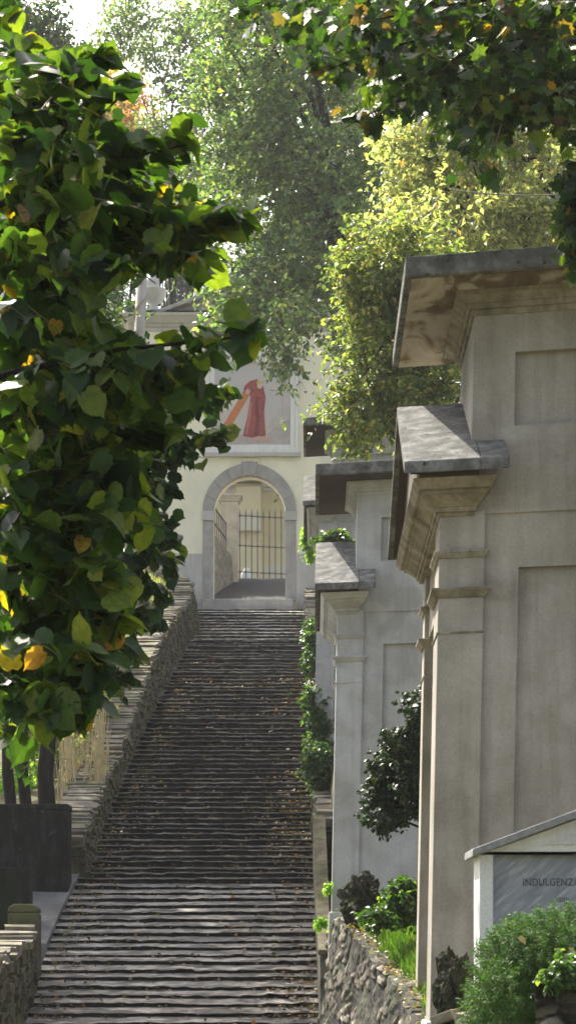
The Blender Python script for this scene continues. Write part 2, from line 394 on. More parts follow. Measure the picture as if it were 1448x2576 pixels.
# ------------------------------------------------------------------ terrain and stairs
def sz(d):
    if d < 31.2: return 1.18-.324*(31.2-d)
    return 1.18+.2745*(d-31.2)
XL = [(20,-3.16),(25,-3.14),(31,-3.10),(37,-2.93),(43,-2.84),(52,-2.76),(60,-2.72),(67,-2.88)]
def xl(d):
    for (a,b),(c,e) in zip(XL, XL[1:]):
        if d <= c: return b+(e-b)*max(0,(d-a))/(c-a)
    return XL[-1][1]
def xr(d): return .00396*d+.26
RT = [(-50,-2.0),(10,-1.15),(11.5,-1.05),(15,-.66),(16.9,-.34),(19,-.10),(22,.36),(24,.45),(34,3.2),(45,5.6),(67,11.0),(80,14.2),(95,14.4),(130,20),(400,60)]
def lerp_tab(t, y):
    for (a,b),(c,e) in zip(t, t[1:]):
        if y <= c: return b+(e-b)*max(0,(y-a))/(c-a)
    return t[-1][1]
def tz(x, y):
    if y < 20.5: mid = -3.0
    elif y < 67: mid = sz(y)-.45
    else: mid = lerp_tab(RT, y)-.1
    if y < 18: left = -3.0
    elif y < 67: left = sz(y)-.45
    else: left = mid
    right = lerp_tab(RT, y)
    if y >= 67:
        z = mid
        if y > 95 : z += max(0, x-3)*.15
        return z - (max(0,-x-8)*.12)
    if x < -3.6: return left - min(40,max(0,-x-4))*.18
    xw = lerp_tab([(11,.93),(16.9,.93),(19,.78),(22,.56),(67,.56)], y)+.03
    if x < xw: return mid
    f = min(1,(x-xw)/.12)
    return mid*(1-f)+right*f + max(0,x-5)*.25
xs = sorted(set([-250,-120,-60,-30,-18,-12,-9,-7,-6,-5,-4.4,-3.9,-3.6,-3.3,-3,-2,-1,0,.3]+[.4+.07*i for i in range(12)]+[1.3,1.6,2,3,4,5,7,10,15,25,50,120,250]))
ys = [-60,-20,0,8,11,12,13,14,15,16,16.9,18,19,20,20.4,20.6]+[21+1.0*i for i in range(46)]+[66.9,67.1,68,70,75,80,85,90,95,100,110,130,160,220,300,400]
g = MB()
vv = [(x,y,tz(x,y)) for y in ys for x in xs]; nx = len(xs)
g.add(vv, [(j*nx+i, j*nx+i+1, (j+1)*nx+i+1, (j+1)*nx+i) for j in range(len(ys)-1) for i in range(nx-1)])
tag(g.build('hillside', M['earth'], smooth=True), 'sloping hillside under the stair and chapels', kind='structure')

# stairs: long cobbled treads between rough stone edges
edges = [20.2]
while edges[-1] < 31.2: edges.append(edges[-1]+.31+random.uniform(-.035,.035))
while edges[-1] < 66.4:
    d = edges[-1]; edges.append(d + .36+.0125*(d-31)+random.uniform(-.07,.07)*(.6+d/90))
edges[-1] = 66.75
st = MB(); NX = 64
for i in range(len(edges)-1):
    d0, d1 = edges[i], edges[i+1]; z0, z1 = sz(d0), sz(d1); h = z1-z0
    rf = .34 if d0 < 30.5 else (.66 if d0 < 58.5 else .34)
    rf *= random.uniform(.85,1.15)
    s1 = random.uniform(0,50); tilt = random.gauss(0,.012)+(.03*math.exp(-((d0-29.5)/1.3)**2))
    blocks = sorted(random.uniform(0,1) for _ in range(5))
    def off(u, k):
        b = sum(1 for q in blocks if q < u)
        return (noise.noise(Vector((u*4,s1,k)))*.014 + noise.noise(Vector((u*30,s1,k+3)))*.014 + (hash((i,b))%7-3)*.0035)
    x0, x1 = xl(d0)-(.25 if d0 < 26.6 or d0 > 31 else .04), xr(d0)+.12
    rows = []
    for k in range(5):
        row = []
        for j in range(NX+1):
            u = j/NX; x = x0+(x1-x0)*u; wy = off(u,0)*1.3 + tilt*(u-.5)*2
            wz = off(u,7)
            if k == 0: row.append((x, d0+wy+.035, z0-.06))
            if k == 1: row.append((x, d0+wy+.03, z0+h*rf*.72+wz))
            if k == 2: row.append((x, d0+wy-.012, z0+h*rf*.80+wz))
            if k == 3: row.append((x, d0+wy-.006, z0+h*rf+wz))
            if k == 4:
                row.append((x, d1+.07, z1-.005+off(u,9)*.3))
        rows.append(row)
    b = len(st.v); W = NX+1
    # tread in between gets two extra rows with pebbly relief
    mids = []
    for t in (.12,.3,.6):
        mids.append([(p[0], p[1]*(1-t)+q[1]*t, p[2]*(1-t)+q[2]*t+noise.noise(Vector((p[0]*9,p[1]*7+t*5,2)))*.014-(.012 if t<.5 else .0)) for p,q in zip(rows[3],rows[4])])
    rows = rows[:4]+mids+rows[4:]
    vs = [p for r in rows for p in r]
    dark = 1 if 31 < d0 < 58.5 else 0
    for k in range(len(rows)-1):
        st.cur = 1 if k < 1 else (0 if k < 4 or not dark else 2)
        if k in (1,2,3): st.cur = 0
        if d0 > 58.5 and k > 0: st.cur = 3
        b0 = len(st.v)
        st.v += rows[k]+rows[k+1]
        for j in range(NX):
            st.f.append([b0+j, b0+j+1, b0+W+j+1, b0+W+j]); st.mi.append(st.cur)
stairs = st.build('stone_stairs', [M['tread'],M['riser'],M['tread_shaded'],M['tread_lit']])
tag(stairs, 'long straight flight of worn stone steps climbing to the arch', kind='structure')
# smooth paved strip at the foot of the left wall
la = MB()
pts = [(27.7,-3.3,-3.17),(28.4,-3.4,-3.16),(29.2,-3.6,-3.14),(30.2,-3.85,-3.1),(31.0,-3.9,-3.05)]
for (a,x0,x1),(b_,x2,x3) in zip(pts,pts[1:]):
    za, zb = sz(a)+.10, sz(b_)+.10
    la.add([(x0,a,za),(x1,a,za-.01),(x3,b_,zb-.01),(x2,b_,zb),(x0,a,za-.4),(x1,a,za-.4),(x3,b_,zb-.4),(x2,b_,zb-.4)],[(0,1,2,3),(1,5,6,2),(0,4,5,1),(3,2,6,7)])
tag(la.build('paved_ramp', mat_stone('smooth_paving',[(.09,.09,.087),(.135,.135,.13),(.2,.2,.19)],2,bstr=.2,island=False)), 'smooth grey ramp strip beside the steps', kind='structure')
# road behind the arch
rd = MB(); n=12
for i in range(n):
    a, b_ = 67.5+i*1.05, 67.5+(i+1)*1.05
    f = lambda y: 11.25+ (14.28-11.25)*min(1,(y-67.5)/12.6)
    rd.add([(-6,a,f(a)),(3,a,f(a)),(3,b_,f(b_)),(-6,b_,f(b_))],[(0,1,2,3)])
rd.add([(-9,80.1,14.28),(8,80.1,14.28),(8,92,14.6),(-9,92,14.6)],[(0,1,2,3)])
tag(rd.build('cobbled_road', M['road']), 'cobbled ramp seen through the arch, with shade put into its colour', kind='structure')

# ------------------------------------------------------------------ dry stone walls
def stone_box(m, c, ax, sx, sy, sz_, jit=.12):
    """irregular stone: centre c, heading ax (unit, xy), sizes along heading / across / up"""
    ax = Vector((ax[0],ax[1],ax[2] if len(ax)>2 else 0)).normalized(); ac = Vector((-ax.y,ax.x,0)).normalized(); up = ax.cross(ac)
    vs = []
    for k,(a,b,cc) in enumerate([(-1,-1,-1),(1,-1,-1),(1,1,-1),(-1,1,-1),(-1,-1,1),(1,-1,1),(1,1,1),(-1,1,1)]):
        vs.append(Vector(c)+ax*(a*sx/2*(1+random.uniform(-jit,jit)))+ac*(b*sy/2*(1+random.uniform(-jit,jit)))+up*(cc*sz_/2*(1+random.uniform(-jit*1.5,jit*1.5))))
    m.add(vs, [(3,2,1,0),(4,5,6,7),(0,1,5,4),(1,2,6,5),(2,3,7,6),(3,0,4,7)])
def path_sampler(path):
    pts = [Vector(p) for p in path]; L=[0]
    for a,b in zip(pts,pts[1:]): L.append(L[-1]+(b-a).length)
    def f(s):
        s = max(0,min(L[-1]-1e-6,s))
        for i in range(len(pts)-1):
            if s <= L[i+1]:
                t=(s-L[i])/(L[i+1]-L[i]); return pts[i].lerp(pts[i+1],t),(pts[i+1]-pts[i]).normalized()
    return f, L[-1]
def drystone_wall(name, label, path, thick, depth, body_h=.16, body_l=.34, cap_l=.16, cap_up=.10, cat='stone wall', capstones=True, mats=None, batter=0):
    """path: centre line of the wall's top"""
    f, L = path_sampler(path); p0 = Vector(path[0])
    root = empty(name, (p0.x,p0.y,p0.z-depth), label, cat)
    core = MB(); n = int(L/.5)+1
    for i in range(n):
        a, ta = f(L*i/n); b, tb = f(L*(i+1)/n)
        na = Vector((-ta.y,ta.x,0)).normalized(); nb = Vector((-tb.y,tb.x,0)).normalized(); w = thick/2-.06
        vs = [a-na*w,a+na*w,b+nb*w,b-nb*w]; vs = [v-Vector((0,0,.05)) for v in vs]
        core.add(vs+[v-Vector((0,0,depth+.5)) for v in vs], [(0,1,2,3)[::-1],(0,4,5,1),(1,5,6,2),(2,6,7,3),(3,7,4,0)])
    body = MB()
    z = -.03
    while z > -depth:
        h = body_h*random.uniform(.55,1.5); s = -.1
        while s < L:
            l = body_l*random.uniform(.5,1.5)
            p, t = f(s+l/2); ac = Vector((-t.y,t.x,0)).normalized()
            for sd in (-1,1):
                stone_box(body, p+ac*(sd*(thick/2-.07+random.uniform(-.035,.035)-batter*z))+Vector((0,0,z-h/2+random.uniform(-.02,.02))), t+Vector((0,0,random.uniform(-.08,.08))), l*1.0, .16, h*random.uniform(.75,1.15), .14)
            s += l
        z -= h
    for e,(sgn) in ((0,1),(L,-1)):   # end faces
        p,t = f(e); ac = Vector((-t.y,t.x,0)).normalized(); z=-.03
        while z > -depth:
            h = body_h*random.uniform(.8,1.2); q=-thick/2+.05
            while q < thick/2-.05:
                l = random.uniform(.12,.3); l=min(l,thick/2-q)
                stone_box(body, p+ac*(q+l/2)+t*(.02*sgn*-1)+Vector((0,0,z-h/2)), ac, l*.95, .14, h*.93,.07); q+=l
            z-=h
    core.build('wall_core', (mats or (M['drystone'],M['capstone']))[0], root)
    o = body.build('facing_stones', (mats or (M['drystone'],))[0], root, bevel=.006, seg=1)
    if capstones:
        cap = MB(); s = 0
        while s < L:
            l = cap_l*random.uniform(.5,1.7); p,t = f(s+l/2)
            tt = t + Vector((random.uniform(-.1,.1),0,random.uniform(-.02,.14)))
            stone_box(cap, p+Vector((random.uniform(-.03,.03),0,cap_up*random.uniform(-.4,1.6))), tt, l*1.05, thick*random.uniform(.8,1.1), cap_up*random.uniform(.7,1.8), .16)
            s += l
        cap.build('capstones', (mats or (0,M['capstone']))[1], root, bevel=.005, seg=1)
    return root
pth = [(x-.30, d, sz(d)+h) for d,x,h in ((31.0,-3.02,.50),(34,-3.08,.42),(37,-3.08,.42),(41,-3.08,.45),(44,-3.08,.62),(47,-3.07,.86),(51,-3.04,1.02),(55,-2.95,1.05),(58,-2.85,1.0),(60.5,-2.78,1.0))]
pth += [(-3.10,62.0,10.85),(-3.32,63.1,11.2),(-3.85,64.2,11.6),(-4.45,65.2,11.95),(-5.0,66.7,12.25)]
lw = drystone_wall('stone_wall', 'long curving drystone parapet with sunlit top along the left of the steps', pth, .60, 1.5, .09,.24,.085,.055, batter=.2)
pth = [(-3.38,20.5,-.42),(-3.36,22.8,-.17),(-3.35,24.8,0),(-3.35,26.2,.22)]
drystone_wall('stone_wall', 'low mossy drystone parapet ending at a stone pier at lower left', pth, .44, 1.9, .10,.24,.11,.07)
# pier at its upper end
pr = MB(); z = sz(26.5)-.4; pr.frus(-3.50,-3.13,26.35,26.8,z,z+1.26,0,0); zt=z+1.26
o = empty('stone_pier', (-3.44,26.55,z), 'squat stone pier with rounded top beside the paved ramp', 'pier')
pr.build('shaft', M['drystone'], o, bevel=.03)
cp = MB(); cp.prism_y([(-3.50,zt+.002),(-3.13,zt+.002),(-3.135,zt+.05),(-3.16,zt+.09),(-3.22,zt+.11),(-3.42,zt+.11),(-3.48,zt+.08),(-3.50,zt+.04)],26.36,26.79)
cp.build('cap', M['drystone'], o, bevel=.02)
# dark masonry blocks at left
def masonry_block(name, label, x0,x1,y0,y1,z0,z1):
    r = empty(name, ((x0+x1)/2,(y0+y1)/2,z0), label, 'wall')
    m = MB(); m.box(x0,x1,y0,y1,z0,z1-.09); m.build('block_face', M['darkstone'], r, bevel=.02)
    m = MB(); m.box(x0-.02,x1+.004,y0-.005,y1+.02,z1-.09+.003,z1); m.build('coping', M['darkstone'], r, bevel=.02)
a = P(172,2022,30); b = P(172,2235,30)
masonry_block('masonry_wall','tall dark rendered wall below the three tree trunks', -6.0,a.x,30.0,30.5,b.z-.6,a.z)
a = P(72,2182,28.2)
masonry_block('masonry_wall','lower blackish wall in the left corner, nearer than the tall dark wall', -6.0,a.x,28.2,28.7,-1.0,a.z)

# right hand parapet beside the steps: upper part, and taller lower part with sloping coping
pth = [(xr(d)+.17, d, sz(d)+h) for d,h in ((31.4,.66),(36,.52),(42,.45),(48,.42),(54,.42),(60,.45),(66.8,.5))]
rw = drystone_wall('stone_wall', 'narrow rubble parapet running up the right side of the steps', pth, .3, .95)
lo = MB()
prof = [(24.6,-1.6),(31.3,.2),(31.3,1.98),(29.3,1.86),(26.2,.42),(24.6,-.02)]
lo.prism_x(prof, .37,.50)
r_ = empty('parapet_wall', (.5,27.5,-.6), 'plastered parapet with sloping coping beside the lower right steps', 'wall')
lo.build('wall_body', M['rubble'], r_, bevel=.008)
cp = MB()
for (a,b_) in (((31.35,1.985),(29.3,1.865)),((29.3,1.865),(26.2,.425)),((26.2,.425),(24.5,-.02))):
    cp.prism_x([(b_[0],b_[1]+.004),(a[0],a[1]+.004),(a[0],a[1]+.07),(b_[0],b_[1]+.07)], .35,.52)
cp.build('coping', M['drystone'], r_, bevel=.012)

# retaining wall of the chapel terrace, rubble, battered
rt = empty('retaining_wall', (.6,18,-3), 'rough rubble retaining wall under the grassy terrace, sunlit at its near end', 'stone wall')
WP = [(.50,24.8,.30),(.54,22,.42),(.76,19,-.05),(.92,16.9,-.29),(.93,15,-.62),(.93,11.5,-1.0)]
def rubble_sheet(name, path, height, parent, batter=.07, res=.035, amp=.07, mat='rubble_face', cell=(5,5,7), side=-1, top=.3):
    """rough wall face under a top edge line: stones swell out of deep joints"""
    f, L = path_sampler(path); nu = int(L/res); nv = int(height/res); V=[]; tone=[]
    for j in range(-8, nv+1):
        for i in range(nu+1):
            p, t = f(L*i/nu); ac = Vector((-t.y,t.x,0)).normalized()*side*-1
            if j < 0:      # turn over the top
                q = p + ac*(top*(j/8.0)) + Vector((0,0,0)); dirn = Vector((0,0,1))
            else:
                q = p + ac*(batter*j*res) - Vector((0,0,j*res)); dirn = ac
            w = q + Vector((noise.noise(q*2.2),noise.noise(q*2.2+Vector((9,0,0))),noise.noise(q*2.2+Vector((0,9,0)))))*.05
            k = Vector((w.x*cell[0],w.y*cell[1],w.z*cell[2]))
            dd, pp = noise.voronoi(k)
            e = min(1, (dd[1]-dd[0])*3.2); e = e*e*(3-2*e)
            cid = noise.cell(pp[0]*3.7+Vector((5.5,2.2,1.1)))
            hgt = amp*(e*(.55+.6*cid)) + .012*noise.fractal(q*7,.8,2.1,5) + .05*noise.noise(q*1.4)
            V.append(q+dirn*hgt); tone.append((.25+.75*e)*(.55+.8*cid) )
    W = nu+1; Fc = [(j*W+i,j*W+i+1,(j+1)*W+i+1,(j+1)*W+i) for j in range(nv+8) for i in range(nu)]
    if side > 0: Fc = [q[::-1] for q in Fc]
    me = bpy.data.meshes.new(name); me.from_pydata([tuple(v) for v in V],[],Fc)
    at = me.attributes.new('stone','FLOAT','POINT'); at.data.foreach_set('value', np.array([.55+.8*noise.cell(Vector((0,0,0))) if False else x for x in tone],dtype=np.float32))
    me.update(); return link(name, me, M[mat], parent)
def _rub():
    m, nt, out = newmat('rubble_face'); at = nt.nodes.new('ShaderNodeAttribute'); at.attribute_name='stone'
    c = ramp(nt, at.outputs['Fac'], [(.12,(.014,.012,.01)),(.4,(.045,.04,.032)),(.75,(.095,.085,.07)),(1,(.2,.185,.155))])  # stone tones kept dark in place of tree shade on the wall
    a = tex(nt, 9, 8, .7, (1,1,.7), 'Geo'); c = mixc(nt, 1.0, c, ramp(nt, a.outputs[0], [(.3,(.45,.45,.42)),(.7,(1.5,1.45,1.35))]), 'MULTIPLY')
    l = tex(nt, 2.3, 6, .7, (1,1,1), 'Geo'); c = mixc(nt, ramp(nt, l.outputs[0], [(.5,(0,0,0)),(.63,(.8,.8,.8))]), c, (.05,.065,.025))
    finish(nt, out, c, .95, a.outputs[0], .9, .03); return m
M['rubble_face'] = _rub()
f, L = path_sampler(WP)
rubble_sheet('wall_face', WP, 3.0, rt, side=1, top=.3, amp=.03, cell=(3.0,3.0,10), batter=.09)

# ------------------------------------------------------------------ chapels
CO = Vector((1.0,14.4,-.7))
def chs(x,y,z):
    return (x+.020*(z-2.2)+.012*(y-14.45), y-.23*(x-.8), z)
def chapel():
    root = empty('chapel', CO)
    def B(m, name, mat, par=None, bevel=.006): return m.build(name, M[mat], par or root, bevel=bevel)
    # lower body: core with raised frame strips round a sunk panel
    m = MB(chs)
    m.box(1.30,4.4,14.54,16.75,-1.2,3.0)
    X0,X1,px0,px1,pz0,pz1 = 1.32,4.4,1.555,3.4,.35,2.63
    y0,y1 = 14.49,14.54
    m.box(X0,px0,y0,y1,-1.2,3.0); m.box(px1,X1,y0,y1,-1.2,3.0); m.box(px0,px1,y0,y1,pz1,3.0); m.box(px0,px1,y0,y1,-1.2,pz0)
    B(m,'body','chapel',bevel=0)
    # attic
    m = MB(chs)
    m.box(1.225,4.4,14.53,15.75,3.0,4.37)
    y0 = 14.472; y1=14.53; px0,px1,pz0,pz1 = 1.505,3.3,3.59,4.09
    m.box(1.225,px0,y0,y1,3.0,4.37); m.box(px1,4.4,y0,y1,3.0,4.37); m.box(px0,px1,y0,y1,pz1,4.37); m.box(px0,px1,y0,y1,3.0,pz0)
    B(m,'attic','chapel',bevel=0)
    # upper cornice and slab
    m = MB(chs)
    for z0,z1,p0,p1 in ((4.35,4.39,.015,.02),(4.39,4.425,.04,.05),(4.425,4.47,.055,.11),(4.47,4.497,.125,.13)):
        m.frus(1.225,4.4,14.472,15.75,z0,z1,p0,p1)
    B(m,'upper_cornice','chapel_trim',bevel=.004)
    m = MB(chs); m.box(.735,4.7,14.0,16.2,4.505,4.64)
    sl = B(m,'roof_slab','slab',bevel=.014)
    m = MB(chs); m.box(.78,4.6,14.05,16.15,4.497,4.5045); B(m,'soffit','soffit',sl,bevel=0)
    # portico piers
    m = MB(chs)
    m.box(1.02,1.325,14.45,14.95,-1.2,3.02); 
    B(m,'near_pier','chapel',bevel=.006)
    m = MB(chs); m.box(1.045,1.325,16.75,17.05,-1.2,3.02); B(m,'far_pier','chapel',bevel=.006)
    m = MB(chs); m.box(1.08,1.30,14.95,16.75,2.5,3.02)
    B(m,'portico_beam','chapel')
    for ya,yb,xa in ((14.45,14.95,1.02),(16.75,17.05,1.045)):
        m = MB(chs)
        for z0,z1,p0,p1 in ((2.70,2.735,.012,.03),(2.735,2.75,.035,.035),(2.43,2.475,.012,.045),(2.475,2.495,.05,.05),(2.185,2.20,.008,.008)):
            m.frus(xa,1.318,ya,yb,z0,z1,p0,p1)
        B(m,'capital','chapel_trim',bevel=.003)
    # entablature
    m = MB(chs)
    for z0,z1,p0,p1 in ((2.985,3.01,.01,.015),(3.01,3.04,.03,.035),(3.04,3.10,.04,.11),(3.10,3.125,.12,.125),(3.125,3.185,.15,.19)):
        a0,a1=p0*1.05,p1*1.05; v=[(1.02-a0,14.45-p0*1.8,z0),(1.24+p0*.7,14.45-p0*1.8,z0),(1.24+p0*.7,17.05+p0,z0),(1.02-a0,17.05+p0,z0),(1.02-a1,14.45-p1*1.8,z1),(1.24+p1*.7,14.45-p1*1.8,z1),(1.24+p1*.7,17.05+p1,z1),(1.02-a1,17.05+p1,z1)]
        m.add(v,[(3,2,1,0),(4,5,6,7),(0,1,5,4),(1,2,6,5),(2,3,7,6),(3,0,4,7)])
    B(m,'entablature','chapel_trim',bevel=.004)
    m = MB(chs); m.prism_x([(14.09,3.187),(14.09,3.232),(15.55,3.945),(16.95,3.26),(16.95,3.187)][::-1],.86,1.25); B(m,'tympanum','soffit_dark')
    # gable slab
    g0 = [(14.0,3.195),(14.0,3.275),(15.55,4.04),(17.1,3.275),(17.1,3.195),(15.55,3.955)][::-1]
    m = MB(chs)
    m.add([(.755,y,z) for y,z in g0]+[(1.275,y,z) for y,z in g0], [])
    n=6; b=0
    quads=[]
    # split the concave profile in two slopes
    near=[(14.0,3.195),(15.55,3.955),(15.55,4.04),(14.0,3.275)]; far=[(15.55,3.955),(17.1,3.195),(17.1,3.275),(15.55,4.04)]
    m = MB(chs); m.prism_x(near,.755,1.255); m.prism_x(far,.755,1.255)
    m.prism_x([(14.0,3.195),(14.468,3.425),(14.468,3.50),(14.0,3.275)],1.256,1.44)
    B(m,'gable_slab','slab',bevel=.008)
    m = MB(chs)
    for a,b_ in (((14.06,3.20),(15.5,3.91)),((15.6,3.91),(17.04,3.20))):
        m.prism_x([(a[0],a[1]),(b_[0],b_[1]),(b_[0],b_[1]+.012),(a[0],a[1]+.012)],.80,1.07)
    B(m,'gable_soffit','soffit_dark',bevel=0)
    # iron grille in the front opening
    m = MB(chs)
    for k in range(9): m.tube([(1.2,15.05+k*.2,.6),(1.2,15.05+k*.2,2.5)], .01, 6)
    for z in (.9,1.6,2.3): m.tube([(1.2,14.95,z),(1.2,16.75,z)],.012,6)
    m.build('grille', M['iron'], root)
    m = MB(chs); m.box(.99,1.34,14.42,15.0,-1.2,-.46); B(m,'pier_base','plinth',bevel=.02)
    return root
ch1 = chapel(); G1='wayside chapels stepping up the right side of the stair'
tag(ch1,'nearest and largest chapel, its upper slab stained brown underneath and cut by the right edge','chapel',G1)
ch2 = copy_tree(ch1); ch2.location = CO+Vector((-.465,10,.95)); tag(ch2,'middle chapel behind the dark clipped shrub, paler grey walls','chapel',G1)
ch3 = copy_tree(ch1); ch3.location = CO+Vector((-.53,20.5,4.15)); tag(ch3,'farthest chapel, mostly hidden by leaves next to the framed fresco','chapel',G1)
for c in (ch2,ch3):
    for ch in c.children:
        if ch.data.materials and ch.data.materials[0] == M['chapel']:
            ch.data = ch.data.copy(); ch.data.materials[0] = M['chapel_pale']
        if ch.name.startswith(('upper_cornice','capital','entablature')):
            ch.data = ch.data.copy(); ch.data.materials[0] = M['chapel_pale']
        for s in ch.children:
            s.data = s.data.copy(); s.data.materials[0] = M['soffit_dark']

# ------------------------------------------------------------------ gatehouse
S = F/67.0
def GX(x): return (x-CX)/S
def GZ(y): return (V0-y)/S
gh = empty('gatehouse', (GX(627),67,11.0), 'cream gatehouse with stone arch and framed fresco closing the top of the steps', 'gatehouse')
cx, hw, zs = GX(627.5), 90.5/S, GZ(1290)
zth, ztop, x0, x1, y0, y1 = GZ(1508), GZ(835), GX(338), GX(905), 67.0, 67.7
m = MB()
m.box(x0,cx-hw,y0,y1,zth-1,ztop); m.box(cx+hw,x1,y0,y1,zth-1,ztop)
K=24
for i in range(K):
    a0 = math.pi-math.pi*i/K; a1 = math.pi-math.pi*(i+1)/K
    xa,za,xb,zb = cx+hw*math.cos(a0),zs+hw*1.05*math.sin(a0),cx+hw*math.cos(a1),zs+hw*1.05*math.sin(a1)
    m.add([(xa,y0,za),(xb,y0,zb),(xb,y0,ztop),(xa,y0,ztop),(xa,y1,za),(xb,y1,zb),(xb,y1,ztop),(xa,y1,ztop)],[(0,1,2,3),(7,6,5,4),(0,4,5,1)])
m.build('front_wall', M['cream'], gh)
for xa in (x0,x1-.6):
    m = MB(); m.box(xa,xa+.6,y1+.003,68.6,zth-1,ztop); m.build('side_wall', M['cream'], gh)
# arch ring in separate voussoirs
m = MB(); ro = 118/S; nv = 9
for i in range(nv):
    a0 = math.pi*(i+.012)/nv; a1 = math.pi*(i+1-.012)/nv
    key = i==nv//2
    r2 = ro*(1.035 if key else 1); yy = y0-(.07 if key else .05)
    for k in range(4):
        b0 = a0+(a1-a0)*k/4; b1 = a0+(a1-a0)*(k+1)/4
        pts=[(cx+hw*.995*math.cos(b0),zs+hw*1.045*math.sin(b0)),(cx+r2*math.cos(b0),zs+r2*1.05*math.sin(b0)),(cx+r2*math.cos(b1),zs+r2*1.05*math.sin(b1)),(cx+hw*.995*math.cos(b1),zs+hw*1.045*math.sin(b1))]
        m.prism_y(pts[::-1] if False else pts, yy, y0+.3)
m.build('arch_ring', M['ashlar'], gh)
for sx in (-1,1):
    m = MB(); xa, xb = (cx-ro*.99,cx-hw*.995) if sx<0 else (cx+hw*.995,cx+ro*.99)
    m.box(xa,xb,y0-.045,y0+.3,GZ(1512),GZ(1311)); m.build('jamb', M['ashlar'], gh, bevel=.015)
    m = MB(); m.box(xa-.03,xb+.03,y0-.10,y0+.32,GZ(1310),GZ(1287)); m.build('impost', M['plinth'], gh, bevel=.012)
m = MB(); m.box(GX(508),GX(738),y0-.35,y0+.6,GZ(1545),GZ(1511)); m.build('threshold', M['ashlar'], gh, bevel=.02)
for xa,xb in ((x0-.03,GX(508)),(GX(747),x1+.03)):
    m = MB(); m.box(xa,xb,y0-.035,y0,zth-1,GZ(1393)); m.build('plinth', M['plinth'], gh, bevel=.01)
# fresco and its frame
fx0,fx1,fz0,fz1 = GX(540),GX(730),GZ(1120),GZ(912)
m = MB()
w1=.16
for a,b_,c_,d_ in ((fx0-w1,fx0,fz0-w1,fz1+w1),(fx1,fx1+w1,fz0-w1,fz1+w1),(fx0,fx1,fz0-w1,fz0),(fx0,fx1,fz1,fz1+w1)): m.box(a,b_,y0-.09,y0,c_,d_)
w2=.26
for a,b_,c_,d_ in ((fx0-w2,fx0-w1,fz0-w2,fz1+w2),(fx1+w1,fx1+w2,fz0-w2,fz1+w2),(fx0-w1,fx1+w1,fz0-w2,fz0-w1),(fx0-w1,fx1+w1,fz1+w1,fz1+w2)): m.box(a,b_,y0-.13,y0,c_,d_)
fr = m.build('fresco_frame', M['white'], gh, bevel=.012)
m = MB(); m.box(fx0-w2-.06,fx1+w2+.06,y0-.18,y0,fz0-w2-.13,fz0-w2-.003); m.build('frame_sill', M['plinth'], fr, bevel=.015)
def mpaint(n, a, b_, sc=2.5):
    m_, nt, out = newmat(n); t = tex(nt, sc, 5, .6, (1,1,1.6), 'Geo', .5)
    finish(nt, out, ramp(nt, t.outputs[0], [(.35,a),(.65,b_)]), .85); return m_
m = MB(); m.box(fx0,fx1,y0-.03,y0,fz0,fz1)
fs = m.build('fresco', mpaint('fresco_sky',(.56,.47,.42),(.46,.46,.47),1.1), gh)
def flat(name, pts, mat, k): 
    m = MB(); m.prism_y([(GX(x),GZ(y)) for x,y in pts][::-1], y0-.03-.004*k, y0-.03-.004*(k-1)-.001); return m.build(name, mat, fs)
flat('painted_ground',[(541,1119),(541,1068),(556,1072),(575,1082),(600,1092),(640,1100),(670,1095),(690,1075),(708,1062),(729,1055),(729,1119)], mpaint('fresco_rocks',(.38,.34,.32),(.48,.42,.39)),1)
flat('painted_beam',[(561,1071),(614,982),(630,990),(579,1078)], mpaint('fresco_orange',(.48,.15,.05),(.55,.2,.08)),2)
flat('painted_cloth',[(622,985),(630,1000),(622,1050),(610,1098),(650,1104),(668,1096),(664,1040),(668,1000),(660,965),(646,955),(628,960),(615,972),(612,990)], mpaint('fresco_red',(.24,.05,.05),(.34,.09,.075),6),3)
flat('painted_cloud',[(541,1000),(560,985),(590,990),(606,1010),(590,1030),(560,1034),(541,1028)], mpaint('fresco_cloud',(.62,.55,.5),(.54,.52,.52),3),1)
flat('painted_hill',[(672,1082),(684,1050),(700,1030),(729,1020),(729,1050),(708,1060),(690,1074)], mpaint('fresco_hill',(.42,.40,.36),(.50,.46,.41),4),1)
flat('painted_shade',[(641,1000),(648,998),(652,1050),(650,1100),(640,1100),(643,1050)], mpaint('fresco_fold',(.14,.03,.035),(.2,.05,.05),6),4)
flat('painted_fold',[(626,1030),(630,1010),(634,1012),(631,1050),(622,1092),(617,1092)], mpaint('fresco_fold_light',(.42,.14,.11),(.46,.17,.13),6),4)
flat('painted_hand',[(616,984),(624,978),(630,984),(626,994),(618,992)], mpaint('fresco_hand',(.5,.32,.24),(.56,.36,.27)),5)
flat('painted_feet',[(632,1103),(650,1098),(668,1100),(684,1106),(680,1112),(650,1112),(634,1110)], mpaint('fresco_feet',(.5,.3,.25),(.56,.36,.3)),5)
flat('painted_face',[(646,962),(651,955),(660,958),(662,970),(655,980),(647,976)], mpaint('fresco_skin',(.62,.42,.33),(.66,.46,.36)),4)
